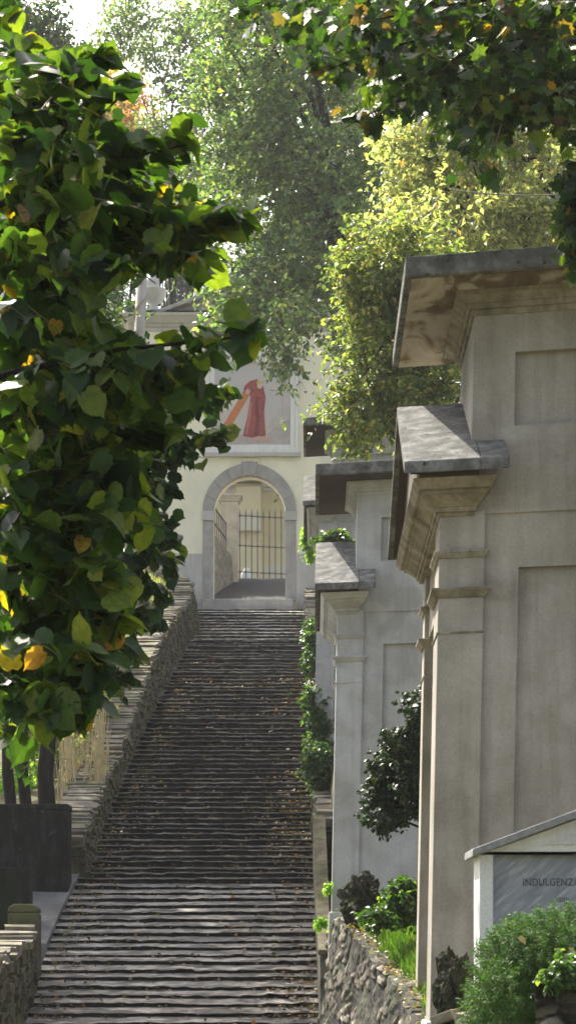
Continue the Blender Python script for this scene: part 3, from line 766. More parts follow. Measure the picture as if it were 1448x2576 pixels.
# cornice, pediment, urns
m = MB()
for z0,z1,p0,p1 in ((ztop,ztop+.14,.02,.05),(ztop+.14,ztop+.24,.10,.14),(ztop+.24,ztop+.42,.20,.36),(ztop+.42,ztop+.50,.40,.42)): m.frus(x0,x1,y0,y1,z0,z1,p0,p1)
m.build('cornice', M['plinth'], gh, bevel=.01)
zc = ztop+.503; m = MB(); m.box(x0+.15,x0+1.05,y0-.1,y1,zc,zc+.16); m.box(x1-1.05,x1-.15,y0-.1,y1,zc,zc+.16)
xa,xb = GX(398),GX(852); xm=(xa+xb)/2; zp=GZ(712)
m.prism_y([(xa,zc),(xb,zc),(xm,zp)],y0+.1,y1); m.build('pediment', M['plinth'], gh)
m = MB(); t=.16
m.prism_y([(xa-.3,zc+.002),(xa,zc+.002),(xm,zp),(xm,zp+t)],y0-.28,y1+.1); m.prism_y([(xb,zc+.002),(xb+.3,zc+.002),(xm,zp+t),(xm,zp)],y0-.28,y1+.1)
m.build('pediment_moulding', M['ashlar'], gh, bevel=.01)
def urn(m, x, y, z, s):
    m.lathe(x,y,[(r*s,z+h*s) for r,h in ((.30,0),(.30,.10),(.2,.14),(.12,.22),(.14,.30),(.3,.42),(.40,.58),(.42,.72),(.44,.74),(.44,.78),(.3,.82),(.24,.9),(.27,.98),(.22,1.12),(.10,1.26),(.02,1.32))],20)
for xx in (x0+.6,x1-.6):
    m = MB(); urn(m, xx, y0+.25, zc+.163, .95); m.build('urn_finial', M['plinth'], gh, smooth=True)
m = MB(); m.prism_x([(y0-.3,ztop+.6),(68.8,ztop+.6),(68.8,ztop+.7),(y0+.8,ztop+.7)],x0-.2,x1+.2); m.build('roof', M['slab'], gh)

# behind the arch: pillar with urn, railing, gate, low wall, building
k = F/78.0
def Q(x,y,d): return P(x,y,d)
a = Q(556,1243,78); b_ = Q(601,1460,78)
gp = empty('gate_pillar', ((a.x+b_.x)/2,78.3,b_.z-.2), 'square stone gate pillar carrying an urn, left of the iron gate', 'pillar')
m = MB(); m.box(a.x,b_.x-.03,78,78.62,b_.z-.4,a.z-.28); m.build('shaft', M['pillar'], gp, bevel=.015)
m = MB(); m.frus(a.x,b_.x-.03,78,78.62,a.z-.277,a.z-.08,.02,.13); m.box(a.x-.15,b_.x+.12,77.85,78.77,a.z-.077,a.z); m.build('capital', M['pillar'], gp, bevel=.01)
m = MB(); xm_=(a.x+b_.x)/2; m.box(xm_-.2,xm_+.2,78.1,78.5,a.z+.003,a.z+.08); urn(m, xm_, 78.3, a.z+.083, .62); m.build('urn', M['ashlar'], gp, smooth=False)
# gate
gt = empty('iron_gate', Q(660,1455,80), 'tall rusty iron gate with pointed bars beyond the arch', 'gate')
for i in range(10):
    m = MB(); xx = 603+i*14.6*1.02; p = Q(xx,1460,80); q = Q(xx,1292,80)
    m.tube([p,q],.022,8); m.tube([q,q+Vector((0,0,.2))],[.026,.004],8)
    for yy in (1297,1372,1438): c_=Q(xx,yy+i*.7,80); m.lathe(c_.x,80,[(.02,c_.z-.07),(.045,c_.z),(.02,c_.z+.07)],8)
    m.build('bar', M['iron'], gt)
for yy in (1297,1372,1438):
    m = MB(); m.tube([Q(600,yy,80),Q(752,yy+8,80)],.022,6); m.build('rail', M['iron'], gt)
# railing on a low wall at left of the road
lw2 = empty('boundary_wall', Q(560,1480,73), 'dark low wall with slanting coping left of the road behind the arch', 'wall')
m = MB(); A=Q(540,1372,70); 
xw = GX(562)
def wl(x,y,d): return P(x,y,d)
p1,p2,p3,p4 = wl(530,1540,70),wl(590,1460,78),wl(572,1388,77),wl(530,1425,70.5)
m.add([(p1.x,70,10.8),(p2.x,78,13.5),(p2.x-.12,78,14.75),(p1.x,70,14.1),(p1.x-.4,70,10.8),(p2.x-.5,78,13.5),(p2.x-.52,78,14.75),(p1.x-.4,70,14.1)],[(0,1,2,3),(7,6,5,4),(3,2,6,7),(0,3,7,4),(1,5,6,2)])
m.build('wall_body', M['rubble'], lw2)
m = MB(); m.tube([(p1.x-.2,70,14.14),(p2.x-.32,78,14.79)],.1,6); m.build('coping', M['capstone'], lw2)
rl = empty('railing', (p2.x-.3,74,14.4), 'dark iron railing with vertical bars on the low wall behind the arch', 'railing')
for i in range(12):
    t=i/11; xx = (p1.x-.2)*(1-t)+(p2.x-.32)*t; yy = 70+8*t; zz = 14.14*(1-t)+14.79*t
    m = MB(); m.tube([(xx,yy,zz+.05),(xx,yy,zz+1.15)],.022,6); m.build('bar', M['iron'], rl)
for h in (.6,1.15):
    m = MB(); m.tube([(p1.x-.2,70,14.14+h),(p2.x-.32,78,14.79+h)],.03,6); m.build('handrail', M['iron'], rl)
# yellow building beyond
yb = empty('yellow_building', (-1.5,92,14.3), 'pale yellow building with white cornice seen through the arch', 'building')
sb = F/92.0
def BX(x): return (x-CX)/sb
def BZ(y): return (V0-y)/sb
m = MB(); m.box(-5.5,2.2,92,100,14.0,BZ(1216)); m.build('wall', M['yellow'], yb)
m = MB(); m.box(BX(594),BX(657),91.6,91.997,14.0,BZ(1228)); m.build('pilaster', M['yellow'], yb, bevel=.02)
m = MB(); 
for z0,z1,p in ((BZ(1236),BZ(1228),.1),(BZ(1228)+.003,BZ(1218),.2),(BZ(1218)+.003,BZ(1212),.3)): m.box(BX(658),2.2,92-p,92,z0,z1)
m.box(-5.6,2.3,91.2,100,BZ(1212)+.003,BZ(1165)); m.build('cornice', M['white'], yb, bevel=.015)
m = MB(); m.box(BX(596),BX(656),91.3,91.597,BZ(1343),BZ(1308)); m.frus(BX(600),BX(653),91.4,91.597,BZ(1308)+.003,BZ(1298),.0,.06); m.build('panel', M['yellow_pale'], yb, bevel=.02)
m = MB(); m.box(-5.5,2.2,91.9,91.997,14.0,BZ(1420)); m.build('plinth', M['yellow_pale'], yb)
bs = empty('stone_bollard', Q(620,1456,85), 'small white domed stone behind the iron gate', 'bollard')
c_=Q(620,1458,85); m=MB(); m.lathe(c_.x,85,[(.24,c_.z-.3),(.24,c_.z+.12),(.2,c_.z+.28),(.12,c_.z+.38),(.09,c_.z+.46)],16); m.build('dome', M['white'], bs, smooth=True)

# ------------------------------------------------------------------ plaque shrine at lower right
d = 12.6; sc = F/d
def SX(x): return (x-CX)/sc
def SZ(y): return (V0-y)/sc
sh = empty('memorial_stele', (SX(1560),d,-.9), 'whitewashed gabled stele holding an inscribed grey marble plaque at lower right', 'stele')
xL, xC = SX(1206), SX(1570); xR = 2*xC-xL
zE, zA = SZ(2150), SZ(2018)
m = MB(); yb0 = d+.16
m.box(xL,xR,yb0,d+.42,-1.2,zE)                       # back
mx0, mx1, mz1 = SX(1240), 2*xC-SX(1240), SZ(2143)
m.box(xL,mx0,d+.02,yb0,-1.2,mz1); m.box(mx1,xR,d+.02,yb0,-1.2,mz1)
m.build('body', M['white'], sh, bevel=.006)
m = MB(); m.prism_y([(xL,mz1+.002),(xR,mz1+.002),(xR,zE),(xC,zA),(xL,zE)],d+.02,d+.40)
m.build('gable', M['white'], sh)
m = MB(); gz=SZ(2124); m.prism_y([(SX(1368),gz),(2*xC-SX(1368),gz),(xC,SZ(2052))],d+.006,d+.019); m.build('gable_panel', mat_stucco('panel_white',(.66,.65,.62),(.55,.53,.5),.4), sh)
m = MB(); t=.05
for sgn in (-1,1):
    xe = xC+sgn*(xC-SX(1184)); ze = SZ(2158); 
    pr_ = [(xe,ze),(xC,zA+.012),(xC,zA+.012+t),(xe,ze+t*1.0)]
    m.prism_y(pr_ if sgn<0 else pr_[::-1], d-.10,d+.48)
m.build('roof_slab', mat_stone('pale_slab',[(.2,.2,.195),(.3,.3,.29),(.42,.42,.41)],14,bstr=.8,island=False), sh, bevel=.008)
m = MB(); m.box(mx0+.002,mx1-.002,d+.075,d+.155,-1.0,mz1-.002); mo = m.build('marble_plaque', M['marble'], sh)
def text(s, x, y, size, par, mat, dd):
    cu = bpy.data.curves.new('inscription','FONT'); cu.body = s; cu.size = size; cu.extrude = .0015; cu.align_x='LEFT'; cu.space_character=1.08
    to = bpy.data.objects.new('tmp', cu); C.objects.link(to)
    me = bpy.data.meshes.new_from_object(to.evaluated_get(bpy.context.evaluated_depsgraph_get())); bpy.data.objects.remove(to)
    for v in me.vertices: co=v.co.copy(); v.co=(SX(x)+co.x*.80, dd-co.z, SZ(y)+co.y)
    return link('inscription', me, mat, par)
text('INDULGENZA', 1316, 2227, .064, mo, M['ink'], d+.073)
text('OGNI', 1402, 2267, .034, mo, M['ink'], d+.073)

# ------------------------------------------------------------------ rocks, bottom right
def rock(name, label, c, r, mat, seed, cat='rock'):
    import bmesh
    bm = bmesh.new(); bmesh.ops.create_icosphere(bm, subdivisions=5, radius=1)
    for v in bm.verts:
        p = v.co.copy(); n1 = noise.fractal(p*1.6+Vector((seed,0,0)), .7, 2.1, 7)
        q = p*(1+.38*n1); v.co = Vector((q.x*r[0], q.y*r[1], q.z*r[2]))
    me = bpy.data.meshes.new(name); bm.to_mesh(me); bm.free()
    for p in me.polygons: p.use_smooth = False
    return tag(link(name, me, mat, None, c), label, cat)
rock('ruined_wall_stump','dark mossy stump of old wall standing on the grassy terrace', P(905,2272,21.3), (.22,.3,.27), M['moss_rock'], 3, 'wall stump')
drystone_wall('stone_ledge','low sunlit ledge of pale stones below the blackened boulder at the bottom edge',[(.93,13.05,-.44),(1.08,13.0,-.40),(1.22,12.95,-.43)],.34,.7,.08,.14,.12,.05)
rock('mossy_boulder','blackened mossy boulder at the foot of the nearest chapel', P(1142,2492,13.35), (.13,.15,.24), M['moss_rock'], 9, 'boulder')
brw=empty('stone_wall',(1.9,10.6,-1.1),'rough grey rubble wall in the lower right corner in front of the juniper','stone wall')
m=MB(); m.box(1.30,2.7,10.62,10.95,-1.3,-.16); m.build('wall_core',M['rubble'],brw,bevel=.02)
rubble_sheet('wall_face',[(1.24,10.55,-.15),(1.75,10.45,-.09),(2.6,10.25,-.02)],.9,brw,res=.014,amp=.035,cell=(8,8,13),batter=.03,side=1,top=.42)

exec_foliage = True
# ------------------------------------------------------------------ foliage: near lime tree, upper left
def screen_sprays(poly_rows, n, d0, d1, Ls, rng_dir):
    """twig starts inside a region given by rows (y, xmin, xmax) at distances d0..d1"""
    ysr = np.array([r[0] for r in poly_rows],float); a = np.array([r[1] for r in poly_rows],float); b = np.array([r[2] for r in poly_rows],float)
    wid = b-a; yy = rng.uniform(ysr[0],ysr[-1],n*4); w = np.interp(yy,ysr,wid); k = rng.uniform(0,wid.max(),n*4)<w; yy = yy[k][:n]
    xx = np.interp(yy,ysr,a)+rng.uniform(0,1,len(yy))*np.interp(yy,ysr,wid); dd = rng.uniform(d0,d1,len(yy))
    s = np.stack([(xx-CX)/F*dd, dd, (V0-yy)/F*dd],1)
    dv = unit(np.array(rng_dir)+rng.normal(0,.45,(len(yy),3)))
    return s, s+dv*(Ls*rng.uniform(.6,1.2,len(yy)))[:,None]
def branch_sprays(m, a, b, r, nt, L, sag=.1):
    """a limb from a to b with side twigs; returns twig starts/ends"""
    a=Vector(a); b=Vector(b); pts=[]
    for k in range(9):
        t=k/8; p=a.lerp(b,t); p.z += sag*math.sin(t*math.pi)*(b-a).length*.3; p += Vector((0,noise.noise(p*3)*.03,noise.noise(p*4)*.02)); pts.append(p)
    m.tube(pts,[r*(1-.85*k/8) for k in range(9)],6,.2)
    S_,E_=[],[]
    ax=(b-a).normalized()
    for i in range(nt):
        t=.12+.88*i/nt; q=pts[min(7,int(t*8))].lerp(pts[min(8,int(t*8)+1)], (t*8)%1)
        dv=(ax*.6+Vector((0,random.uniform(-1,1),random.uniform(-.8,.8)))).normalized()
        S_.append(q); E_.append(q+dv*L*(1.1-.6*t)*random.uniform(.5,1.2))
    return S_,E_
lt = empty('lime_tree', (-1.75,7.6,-3.0), 'large-leaved lime tree, nearest of all, filling the upper left with big backlit leaves', 'tree')
m = MB(); m.tube([(-1.75,7.6,-3.0),(-1.72,7.65,-1),(-1.78,7.6,1),(-1.7,7.55,2.6),(-1.75,7.6,4)],[.17,.14,.13,.11,.06],12,.2); m.build('trunk', M['bark'], lt, smooth=True)
limb = MB(); Sx,Ex=[],[]
tips = [((-60,330),(265,170),7.0),((-60,420),(270,235),7.3),((-40,540),(470,370),7.1),((-40,600),(480,480),7.2),((60,640),(600,525),7.0),((60,660),(640,575),6.9),((200,640),(530,625),7.3),
        ((-40,950),(660,860),6.6),((-40,960),(540,905),6.9),((-40,1050),(430,960),7.0),((-60,1150),(380,1080),7.2),((-60,1250),(330,1210),7.0),((-60,1350),(270,1300),6.9),
        ((-60,1450),(270,1420),6.8),((-60,1560),(330,1560),7.0),((-60,1640),(260,1690),6.8),((-60,1720),(190,1760),6.7),((-60,720),(220,700),7.5)]
for (a,b_,dd) in tips:
    s_,e_ = branch_sprays(limb, P(a[0],a[1],dd+.2), P(b_[0],b_[1],dd), .014, 11, .2)
    Sx+=s_; Ex+=e_
for k in (330,600,950,1250,1450,1640): limb.tube([(-1.75,7.6,P(0,k,7.2).z-.3), P(-60,k,7.1)],[.05,.015],6,.2)
limb.build('limbs', M['bark'], lt, smooth=True)
rows = [(-20,-40,-15),(60,-40,-10),(150,-40,0),(190,-40,130),(330,-40,220),(420,-40,330),(520,-40,400),(640,-40,420),(690,-40,250),(740,-40,190),(800,-40,190),(850,-40,320),(960,-40,350),(1100,-40,290),(1300,-40,210),(1420,-40,160),(1600,-40,120),(1700,-40,60),(1780,-40,0)]
s0,e0 = screen_sprays(rows, 560, 6.7, 10.0, .22, (.6,0,-.1))
SS = np.array([tuple(v) for v in Sx]); EE = np.array([tuple(v) for v in Ex])
SS,EE = open_gap(SS,EE,GAPS); s0,e0 = open_gap(s0,e0,GAPS)
V1,T1 = spray_leaves(np.vstack([SS,s0]),np.vstack([EE,e0]),10,.074,'round',.25,(0,-.25,.1),.5,.55,.42)
foliage_mesh('foliage',V1,T1,twig_mesh(np.vstack([SS,s0]),np.vstack([EE,e0]),.0028,.25),M['lf_lime'],lt)

# second tree, same kind but farther (smaller leaves), left centre
lt2 = empty('lime_tree', (-3.4,17,-2.9), 'lime tree behind the nearest one, smaller looking leaves reaching over the left of the gatehouse', 'tree')
m = MB(); m.tube([(-3.4,17,-2.9),(-3.35,17,0),(-3.3,17,3),(-3.3,17,6.5)],[.22,.19,.16,.07],12,.2); m.build('trunk', M['bark'], lt2, smooth=True)
limb = MB(); Sx,Ex=[],[]
for (a,b_,dd) in [((-40,1080),(570,975),15.5),((0,1120),(540,1020),16),((0,1180),(560,1110),15.2),((0,1240),(500,1150),15.4),((0,1280),(410,1240),15),((0,1330),(430,1320),15.6),((0,1400),(430,1410),15.2),((0,1500),(385,1545),15.0),((0,1560),(330,1640),15.3),((0,1620),(290,1700),15.2),((0,1450),(400,1480),15.8)]:
    a_=P(*a,dd+.5); s_,e_ = branch_sprays(limb, a_, P(*b_,dd), .02, 26, .34); Sx+=s_; Ex+=e_
limb.build('limbs', M['bark'], lt2, smooth=True)
rows = [(-20,-60,10),(300,-60,60),(700,-60,200),(820,-60,240),(900,-60,330),(1000,-60,370),(1100,-60,330),(1200,-60,300),(1300,-60,260),(1400,-60,210),(1520,-60,160),(1600,-60,130),(1700,-60,90),(1780,-60,60)]
s0,e0 = screen_sprays(rows, 800, 14.5, 19, .34, (.5,0,-.2))
SS = np.array([tuple(v) for v in Sx]); EE = np.array([tuple(v) for v in Ex])
SS,EE = open_gap(SS,EE,GAPS); s0,e0 = open_gap(s0,e0,GAPS)
V1,T1 = spray_leaves(np.vstack([SS,s0]),np.vstack([EE,e0]),11,.09,'round',.3,(0,-.3,0),.45,.6,.3)
foliage_mesh('foliage',V1,T1,twig_mesh(np.vstack([SS,s0]),np.vstack([EE,e0]),.004,.3),M['lf_mid'],lt2)

# three trunks beyond the dark wall, crowns behind the near leaves
for (x, lean, r, dd, lab) in [(22,-6,.11,33,'leftmost of three dark trunks above the dark wall'),(68,-14,.115,33.5,'leaning middle one of three dark trunks above the dark wall'),(122,-4,.16,32.5,'thickest and rightmost of three dark trunks above the dark wall')]:
    b0 = P(x,2080,dd); t0 = P(x+lean,1250,dd); b0.z -= .9
    tree('slender_tree', lab, b0, t0, r, [(t0.x-1.0,dd,t0.z+.3,1.2,1.2,1.3),(t0.x-1.4,dd+.5,t0.z+1.6,1.3,1.3,1.4)],
         dict(nclump=170,twigs=5,per=9,leaf=.11,kind='mid',mat=M['lf_mid'],twigL=.5), 'trunks above the dark wall', 8)

# maple, upper right
mp = empty('maple_tree', (3.6,15.5,-.6), 'maple whose lobed leaves hang in from the top right corner above the nearest chapel', 'tree')
m = MB(); m.tube([(3.6,15.5,-.6),(3.55,15.5,3),(3.5,15.3,6),(3.3,15,9)],[.26,.22,.17,.08],12,.2); m.build('trunk', M['bark'], mp, smooth=True)
limb = MB(); Sx,Ex=[],[]
for (a,b_,dd) in [((1500,-60),(600,20),14),((1500,20),(790,190),13.6),((1500,120),(860,320),13.8),((1500,80),(1010,190),13.2),((1500,150),(1210,330),13.4),((1500,180),(1370,235),13.1),((1550,300),(1420,560),13),((1500,-100),(780,-20),13.5),((1500,60),(1100,150),13.9),((1500,40),(960,100),14.2),((1530,350),(1440,610),13.2),((1500,0),(900,60),13),((1500,100),(1000,230),13.9)]:
    s_,e_ = branch_sprays(limb, P(*a,dd), P(*b_,dd), .018, 26, .3, .15); Sx+=s_; Ex+=e_
limb.build('limbs', M['bark'], mp, smooth=True)
rows = [(-40,640,1500),(40,860,1500),(120,880,1500),(200,1040,1500),(260,1130,1420),(330,1180,1230)]
s0,e0 = screen_sprays(rows, 420, 12.6, 16, .28, (-.4,0,-.5))
rows = [(150,1400,1500),(620,1425,1500)]
s1_,e1_ = screen_sprays(rows, 25, 12.8, 14, .2, (-.1,0,-.7))
SS = np.vstack([np.array([tuple(v) for v in Sx]),s0,s1_]); EE = np.vstack([np.array([tuple(v) for v in Ex]),e0,e1_])
V1,T1 = spray_leaves(SS,EE,6,.088,'palmate',.3,(0,-.6,0),.4,.7,.3)
foliage_mesh('foliage',V1,T1,twig_mesh(SS,EE,.0035,.3),M['lf_maple'],mp)

# ------------------------------------------------------------------ background trees
def B_(x,y,d,rx,ry,rz):   # ellipsoid: photo position at distance d, radii in survey pixels across/up, metres deep
    p=P(x,y,d); k=d/F; return (p.x,p.y,p.z,rx*k,ry,rz*k)
tree('hornbeam_tree','big dark green tree in the centre whose twigs hang in front of the fresco', (3.4,57,8.4), P(830,420,56), .32,
  [B_(650,520,55,170,2.6,290),B_(760,320,56,170,2.8,280),B_(620,760,54,120,2.0,100),B_(770,830,52,100,1.8,100),B_(860,600,54,170,3,280),B_(700,100,57,220,3.2,180),B_(750,940,51.5,55,.9,55),B_(540,300,56,80,2,110)],
  dict(nclump=1250,twigs=5,per=9,leaf=.165,kind='small',mat=M['lf_dark'],twigL=.85,shell=.3,droop=.45), None, 26)
tree('linden_tree','sunlit yellow green tree on the right above the chapels', (6.3,42,6.0), P(1240,400,42), .26,
  [B_(1200,430,41,240,2.0,230),B_(1370,330,42,200,2.2,230),B_(1130,560,39,170,1.6,110),B_(1370,560,40,170,1.8,130),B_(1050,400,42,110,1.3,120)],
  dict(nclump=950,twigs=5,per=9,leaf=.125,kind='small',mat=M['lf_light'],twigL=.6,shell=.2,droop=.4), None, 24)
tree('young_elm_tree','olive tree with pale yellow twigs between the chapels and the fresco', (3.2,30.5,2.2), P(1010,820,30.5), .12,
  [B_(970,830,30.5,150,1.0,210),B_(1060,960,30,110,.9,150),B_(905,1010,30,85,.7,110),B_(960,690,30.5,120,1.1,130),B_(1080,760,30.5,140,1.0,150)],
  dict(nclump=620,twigs=5,per=9,leaf=.09,kind='small',mat=M['lf_olive'],twigL=.4,shell=.2,droop=.4), None, 22)
tree('tall_tree','pale hazy tree rising behind the gatehouse at top centre', (1.5,88,14.3), P(600,330,88), .4,
  [B_(640,40,88,140,3,120),B_(800,0,90,200,4,200),B_(580,360,86,120,3,200),B_(470,560,84,100,3,130),B_(900,200,90,220,4,260)],
  dict(nclump=850,twigs=5,per=11,leaf=.2,kind='small',mat=M['lf_olive'],twigL=1.2,shell=.25,droop=.35), None, 30)
tree('road_shade_tree','dense tree added behind the left shoulder of the gatehouse to shade the road', (-6.2,82,14.2), (-6.2,82,21), .25,[(-6,82,21.5,3.3,3.4,3.6),(-4.3,81,21,2.5,2.8,2.9)],dict(nclump=1200,twigs=5,per=9,leaf=.22,kind='small',mat=M['lf_mid'],twigL=.8,shell=.2),None,12)  # added so that its shadow falls on the road past the arch
tree('slender_ash_tree','thin leafed branches spreading across the white sky at top left of centre', (-4.5,84,13.5), P(430,260,84), .1,
  [B_(400,70,84,160,2,80),B_(470,190,84,90,2,60),B_(400,400,84,90,2,90)],
  dict(nclump=420,twigs=4,per=9,leaf=.17,kind='small',mat=M['lf_dark'],twigL=1.0,shell=.1,droop=.35), None, 14)
tree('hillside_tree','pale green tree behind the linden closing the view on the right', (17,96,14.5), P(1200,300,95), .4,
  [B_(1150,250,95,330,5,300),B_(1350,600,92,330,5,300),B_(1000,700,94,280,4,330),B_(1000,1050,90,280,4,250),B_(1300,950,90,300,4,250)],
  dict(nclump=1500,twigs=5,per=10,leaf=.24,kind='small',mat=M['lf_light'],twigL=1.3,shell=.2,droop=.35), None, 24)
tree('tall_oak_tree','dark hazy tree against the white sky in the top left corner', (-9.5,75,9), P(60,100,74), .35,
  [B_(60,90,74,110,3,80),B_(110,180,73,80,2,60),B_(-40,250,74,120,2,120),B_(60,160,74,100,2,90)],
  dict(nclump=650,twigs=5,per=10,leaf=.17,kind='small',mat=M['lf_mid'],twigL=.9,shell=.2,droop=.3), None, 20)
tree('autumn_chestnut_tree','tree with rust coloured leaves low against the sky at upper left', (-8,98,13.5), P(300,330,97), .3,
  [B_(300,290,96,95,3,110),B_(330,430,96,110,3,120)],
  dict(nclump=260,twigs=5,per=9,leaf=.2,kind='small',mat=M['lf_orange'],twigL=1.0,shell=.2), None, 20)
def conifer(label, x, y0_, y1_, d, w):
    top = P(x,y0_,d); bot = P(x,y1_,d); t = empty('conifer_tree', bot, label, 'tree')
    s=[];e=[]; H=top.z-bot.z
    for i in range(1500):
        f_=random.random(); z=bot.z+H*f_; r=w*(1-f_)**.8+.1; a=random.uniform(0,6.283); rr=r*random.uniform(.3,1)
        p=Vector((bot.x+math.cos(a)*rr,d+math.sin(a)*rr,z)); s.append(tuple(p)); e.append((p.x+math.cos(a)*.45,p.y+math.sin(a)*.45,z-.35))
    V,T=spray_leaves(np.array(s),np.array(e),14,.28,'needle',.3,None,.3,.8); link('foliage',tri_mesh('foliage',V,T),M['lf_conifer'],t)
    m=MB(); m.tube([bot,top],[.3,.03],8,.1); m.build('trunk',M['bark'],t)
LOCS=[(-5.7,36.3,11.0),(-5.8,39,12),(-6.6,44.5,13.6),(-7.0,50,15.0),]
LAB=['first shade tree left of the long wall, nearest the dark walls','second shade tree left of the long wall, behind the bare canes','third shade tree left of the long wall, behind the pale bush','last shade tree left of the long wall, before the grey pole']
for (x,y,z),lab in zip(LOCS,LAB):
    tree('shade_tree',lab,(x-.6,y,tz(x-.6,y)-.1),(x-.3,y,z+1),.17,[(x,y,z,2.6,2.9,2.2),(x+.8,y+1,z+1.2,2,2.4,1.6)],dict(nclump=430,twigs=5,per=9,leaf=.14,kind='small',mat=M['lf_mid'],twigL=.7,shell=.2),'shade trees left of the long wall',12)
conifer('dark conifer with hanging sprays just right of the gatehouse urn', 455, 560, 1300, 104, 2.6)
conifer('hazy conifer with a pointed top far behind the rust coloured tree', 292, 150, 1300, 112, 2.6)

# sunlit growth left of the long wall
def shrub(name,label,blobs,args,cat='shrub',group=None):
    c = Vector(blobs[0][:3]); t = empty(name,(c.x,c.y,c.z-blobs[0][5]),label,cat,group); crown('foliage',blobs,parent=t,**args)
    m=MB(); b=Vector((c.x,c.y,c.z-blobs[0][5]-.3))
    if len(blobs)>3 or args['twigL']<.12: return t
    for k in range(6): m.tube([b+Vector((random.uniform(-.3,.3)*blobs[0][3],random.uniform(-.3,.3)*blobs[0][4],0)), c+Vector((random.uniform(-.5,.5)*blobs[0][3],random.uniform(-.5,.5)*blobs[0][4],random.uniform(-.3,.6)*blobs[0][5]))],[.012 if args['twigL']>.3 else .004,.003],5)
    m.build('stems',M['twig'],t); return t
L1=dict(nclump=230,twigs=5,per=9,leaf=.09,kind='small',mat=M['lf_light'],twigL=.35,shell=.2)
shrub('hazel_bush','bright sunlit bush behind the upper part of the long wall',[B_(250,1640,47,75,.9,150),B_(200,1560,48,120,1,120)],L1)
shrub('elder_bush','pale green bush behind the upright bare stems',[B_(215,1790,42,70,.8,110),B_(130,1800,43,90,.8,140)],dict(L1,mat=M['lf_light']))
shrub('laurel_bush','sunlit bush glimpsed between the dark trunks at far left',[B_(40,1880,41,90,.8,150),B_(90,1700,44,150,.8,150)],dict(L1,mat=M['lf_bright'],nclump=300))
cs = empty('cane_clump',P(205,2060,36.5),'clump of upright pale bare canes between the right dark trunk and the wall','canes')
m=MB()
for k in range(130):
    x=random.uniform(148,262); yb_=2075-max(0,(x-220))*1.1; yt=random.uniform(1730,1900); dd=random.uniform(35.5,38); a_=P(x,yb_,dd); b_=P(x+random.gauss(4,12),yt,dd)
    mid=a_.lerp(b_,.5)+Vector((random.gauss(0,.03),0,0)); m.tube([a_,mid,b_],[.011,.009,.004],4)
m.build('canes',M['stem'],cs)
s0=np.array([tuple(P(random.uniform(150,270),random.uniform(1720,2040),random.uniform(35.5,38))) for _ in range(110)]); e0=s0+rng.normal(0,.12,s0.shape)
V,T=spray_leaves(s0,e0,4,.07,'mid'); link('foliage',tri_mesh('foliage',V,T),M['lf_light'],cs)

# utility pole with spiral sleeve, above the left wall
pa=P(322,1660,52); pb=P(362,560,52)
up=empty('utility_pole',pa-Vector((0,0,1.2)),'pale grey pole wound with a rope-like climbing stem, left of the gatehouse','pole')
m=MB(); m.tube([pa-Vector((0,0,1.2)),pa,pa.lerp(pb,.5),pb],[.19,.18,.15,.12],14,.05); m.build('shaft',M['post'],up,smooth=True)
m=MB(); pts=[]
for k in range(160):
    t=k/159; p=pa.lerp(pb,t); a=t*60; r=.18-.06*t+.01; pts.append(p+Vector((math.cos(a)*r,math.sin(a)*r,0)))
m.tube(pts,.035,6); m.build('climbing_stem',M['post'],up,smooth=True)

# right side: holly, ivies, shrubs over the right parapet
hb = shrub('holly_tree','dark glossy clipped shrub seen against the middle chapel wall',[B_(1010,1960,20,88,.35,120),B_(1065,1860,20,75,.35,120),B_(960,2030,20,32,.2,55),B_(1075,1990,20,60,.3,80)],
   dict(nclump=520,twigs=4,per=9,leaf=.05,kind='mid',mat=M['lf_holly'],twigL=.13,shell=.2,droop=.1,tw=.002))
m=MB(); m.tube([P(1100,2330,20),P(1105,2150,20),P(1080,2020,20),P(1040,1930,20)],[.035,.03,.022,.008],8,.2); m.tube([P(1105,2100,20),P(1000,2060,20),P(965,2040,20)],[.015,.01,.004],6); m.build('trunk',M['bark'],hb,smooth=True)
iv=dict(nclump=110,twigs=4,per=8,leaf=.07,kind='mid',mat=M['lf_ivy'],twigL=.16,shell=.1,droop=.3,tw=.003)
shrub('ivy_bush','bright green sunlit creeper hanging beside the right arch jamb',[B_(776,1350,46,10,.25,30),B_(782,1390,46,6,.2,20)],dict(iv,mat=M['lf_bright'],nclump=60,leaf=.07,twigL=.12),'creeper')
shrub('ivy_bush','green shrub framed between the two slabs of the middle chapel',[B_(840,1366,31,36,.4,22)],dict(iv,nclump=110,leaf=.07))
shrub('parapet_shrub','leafy plant tumbling over the upper right parapet',[B_(797,1640,38.5,28,.3,70),B_(780,1600,42,12,.3,40)],dict(iv,nclump=180))
shrub('parapet_shrub','taller dark green plant over the right parapet, lower down',[B_(800,1830,35,30,.35,120),B_(800,1930,34,26,.3,60)],dict(iv,nclump=300))
shrub('terrace_shrub','leafy weeds against the chapel at the back of the grassy terrace',[B_(1020,2265,19,55,.3,45),B_(960,2310,18.5,45,.3,28)],dict(iv,nclump=160,leaf=.05,twigL=.1))
shrub('wall_weed','small yellow green weed sprouting at the foot of the middle chapel',[B_(818,2235,24.4,9,.1,20),B_(805,2320,24.2,7,.1,14)],dict(iv,mat=M['lf_bright'],nclump=26,leaf=.045,twigL=.08),'weed')

shrub('wall_plant','broad leafed weed with a few yellow leaves on top of the lower right rubble wall',[B_(1400,2450,10.5,45,.12,22),B_(1440,2420,10.6,20,.1,22)],dict(iv,nclump=40,leaf=.035,twigL=.07))
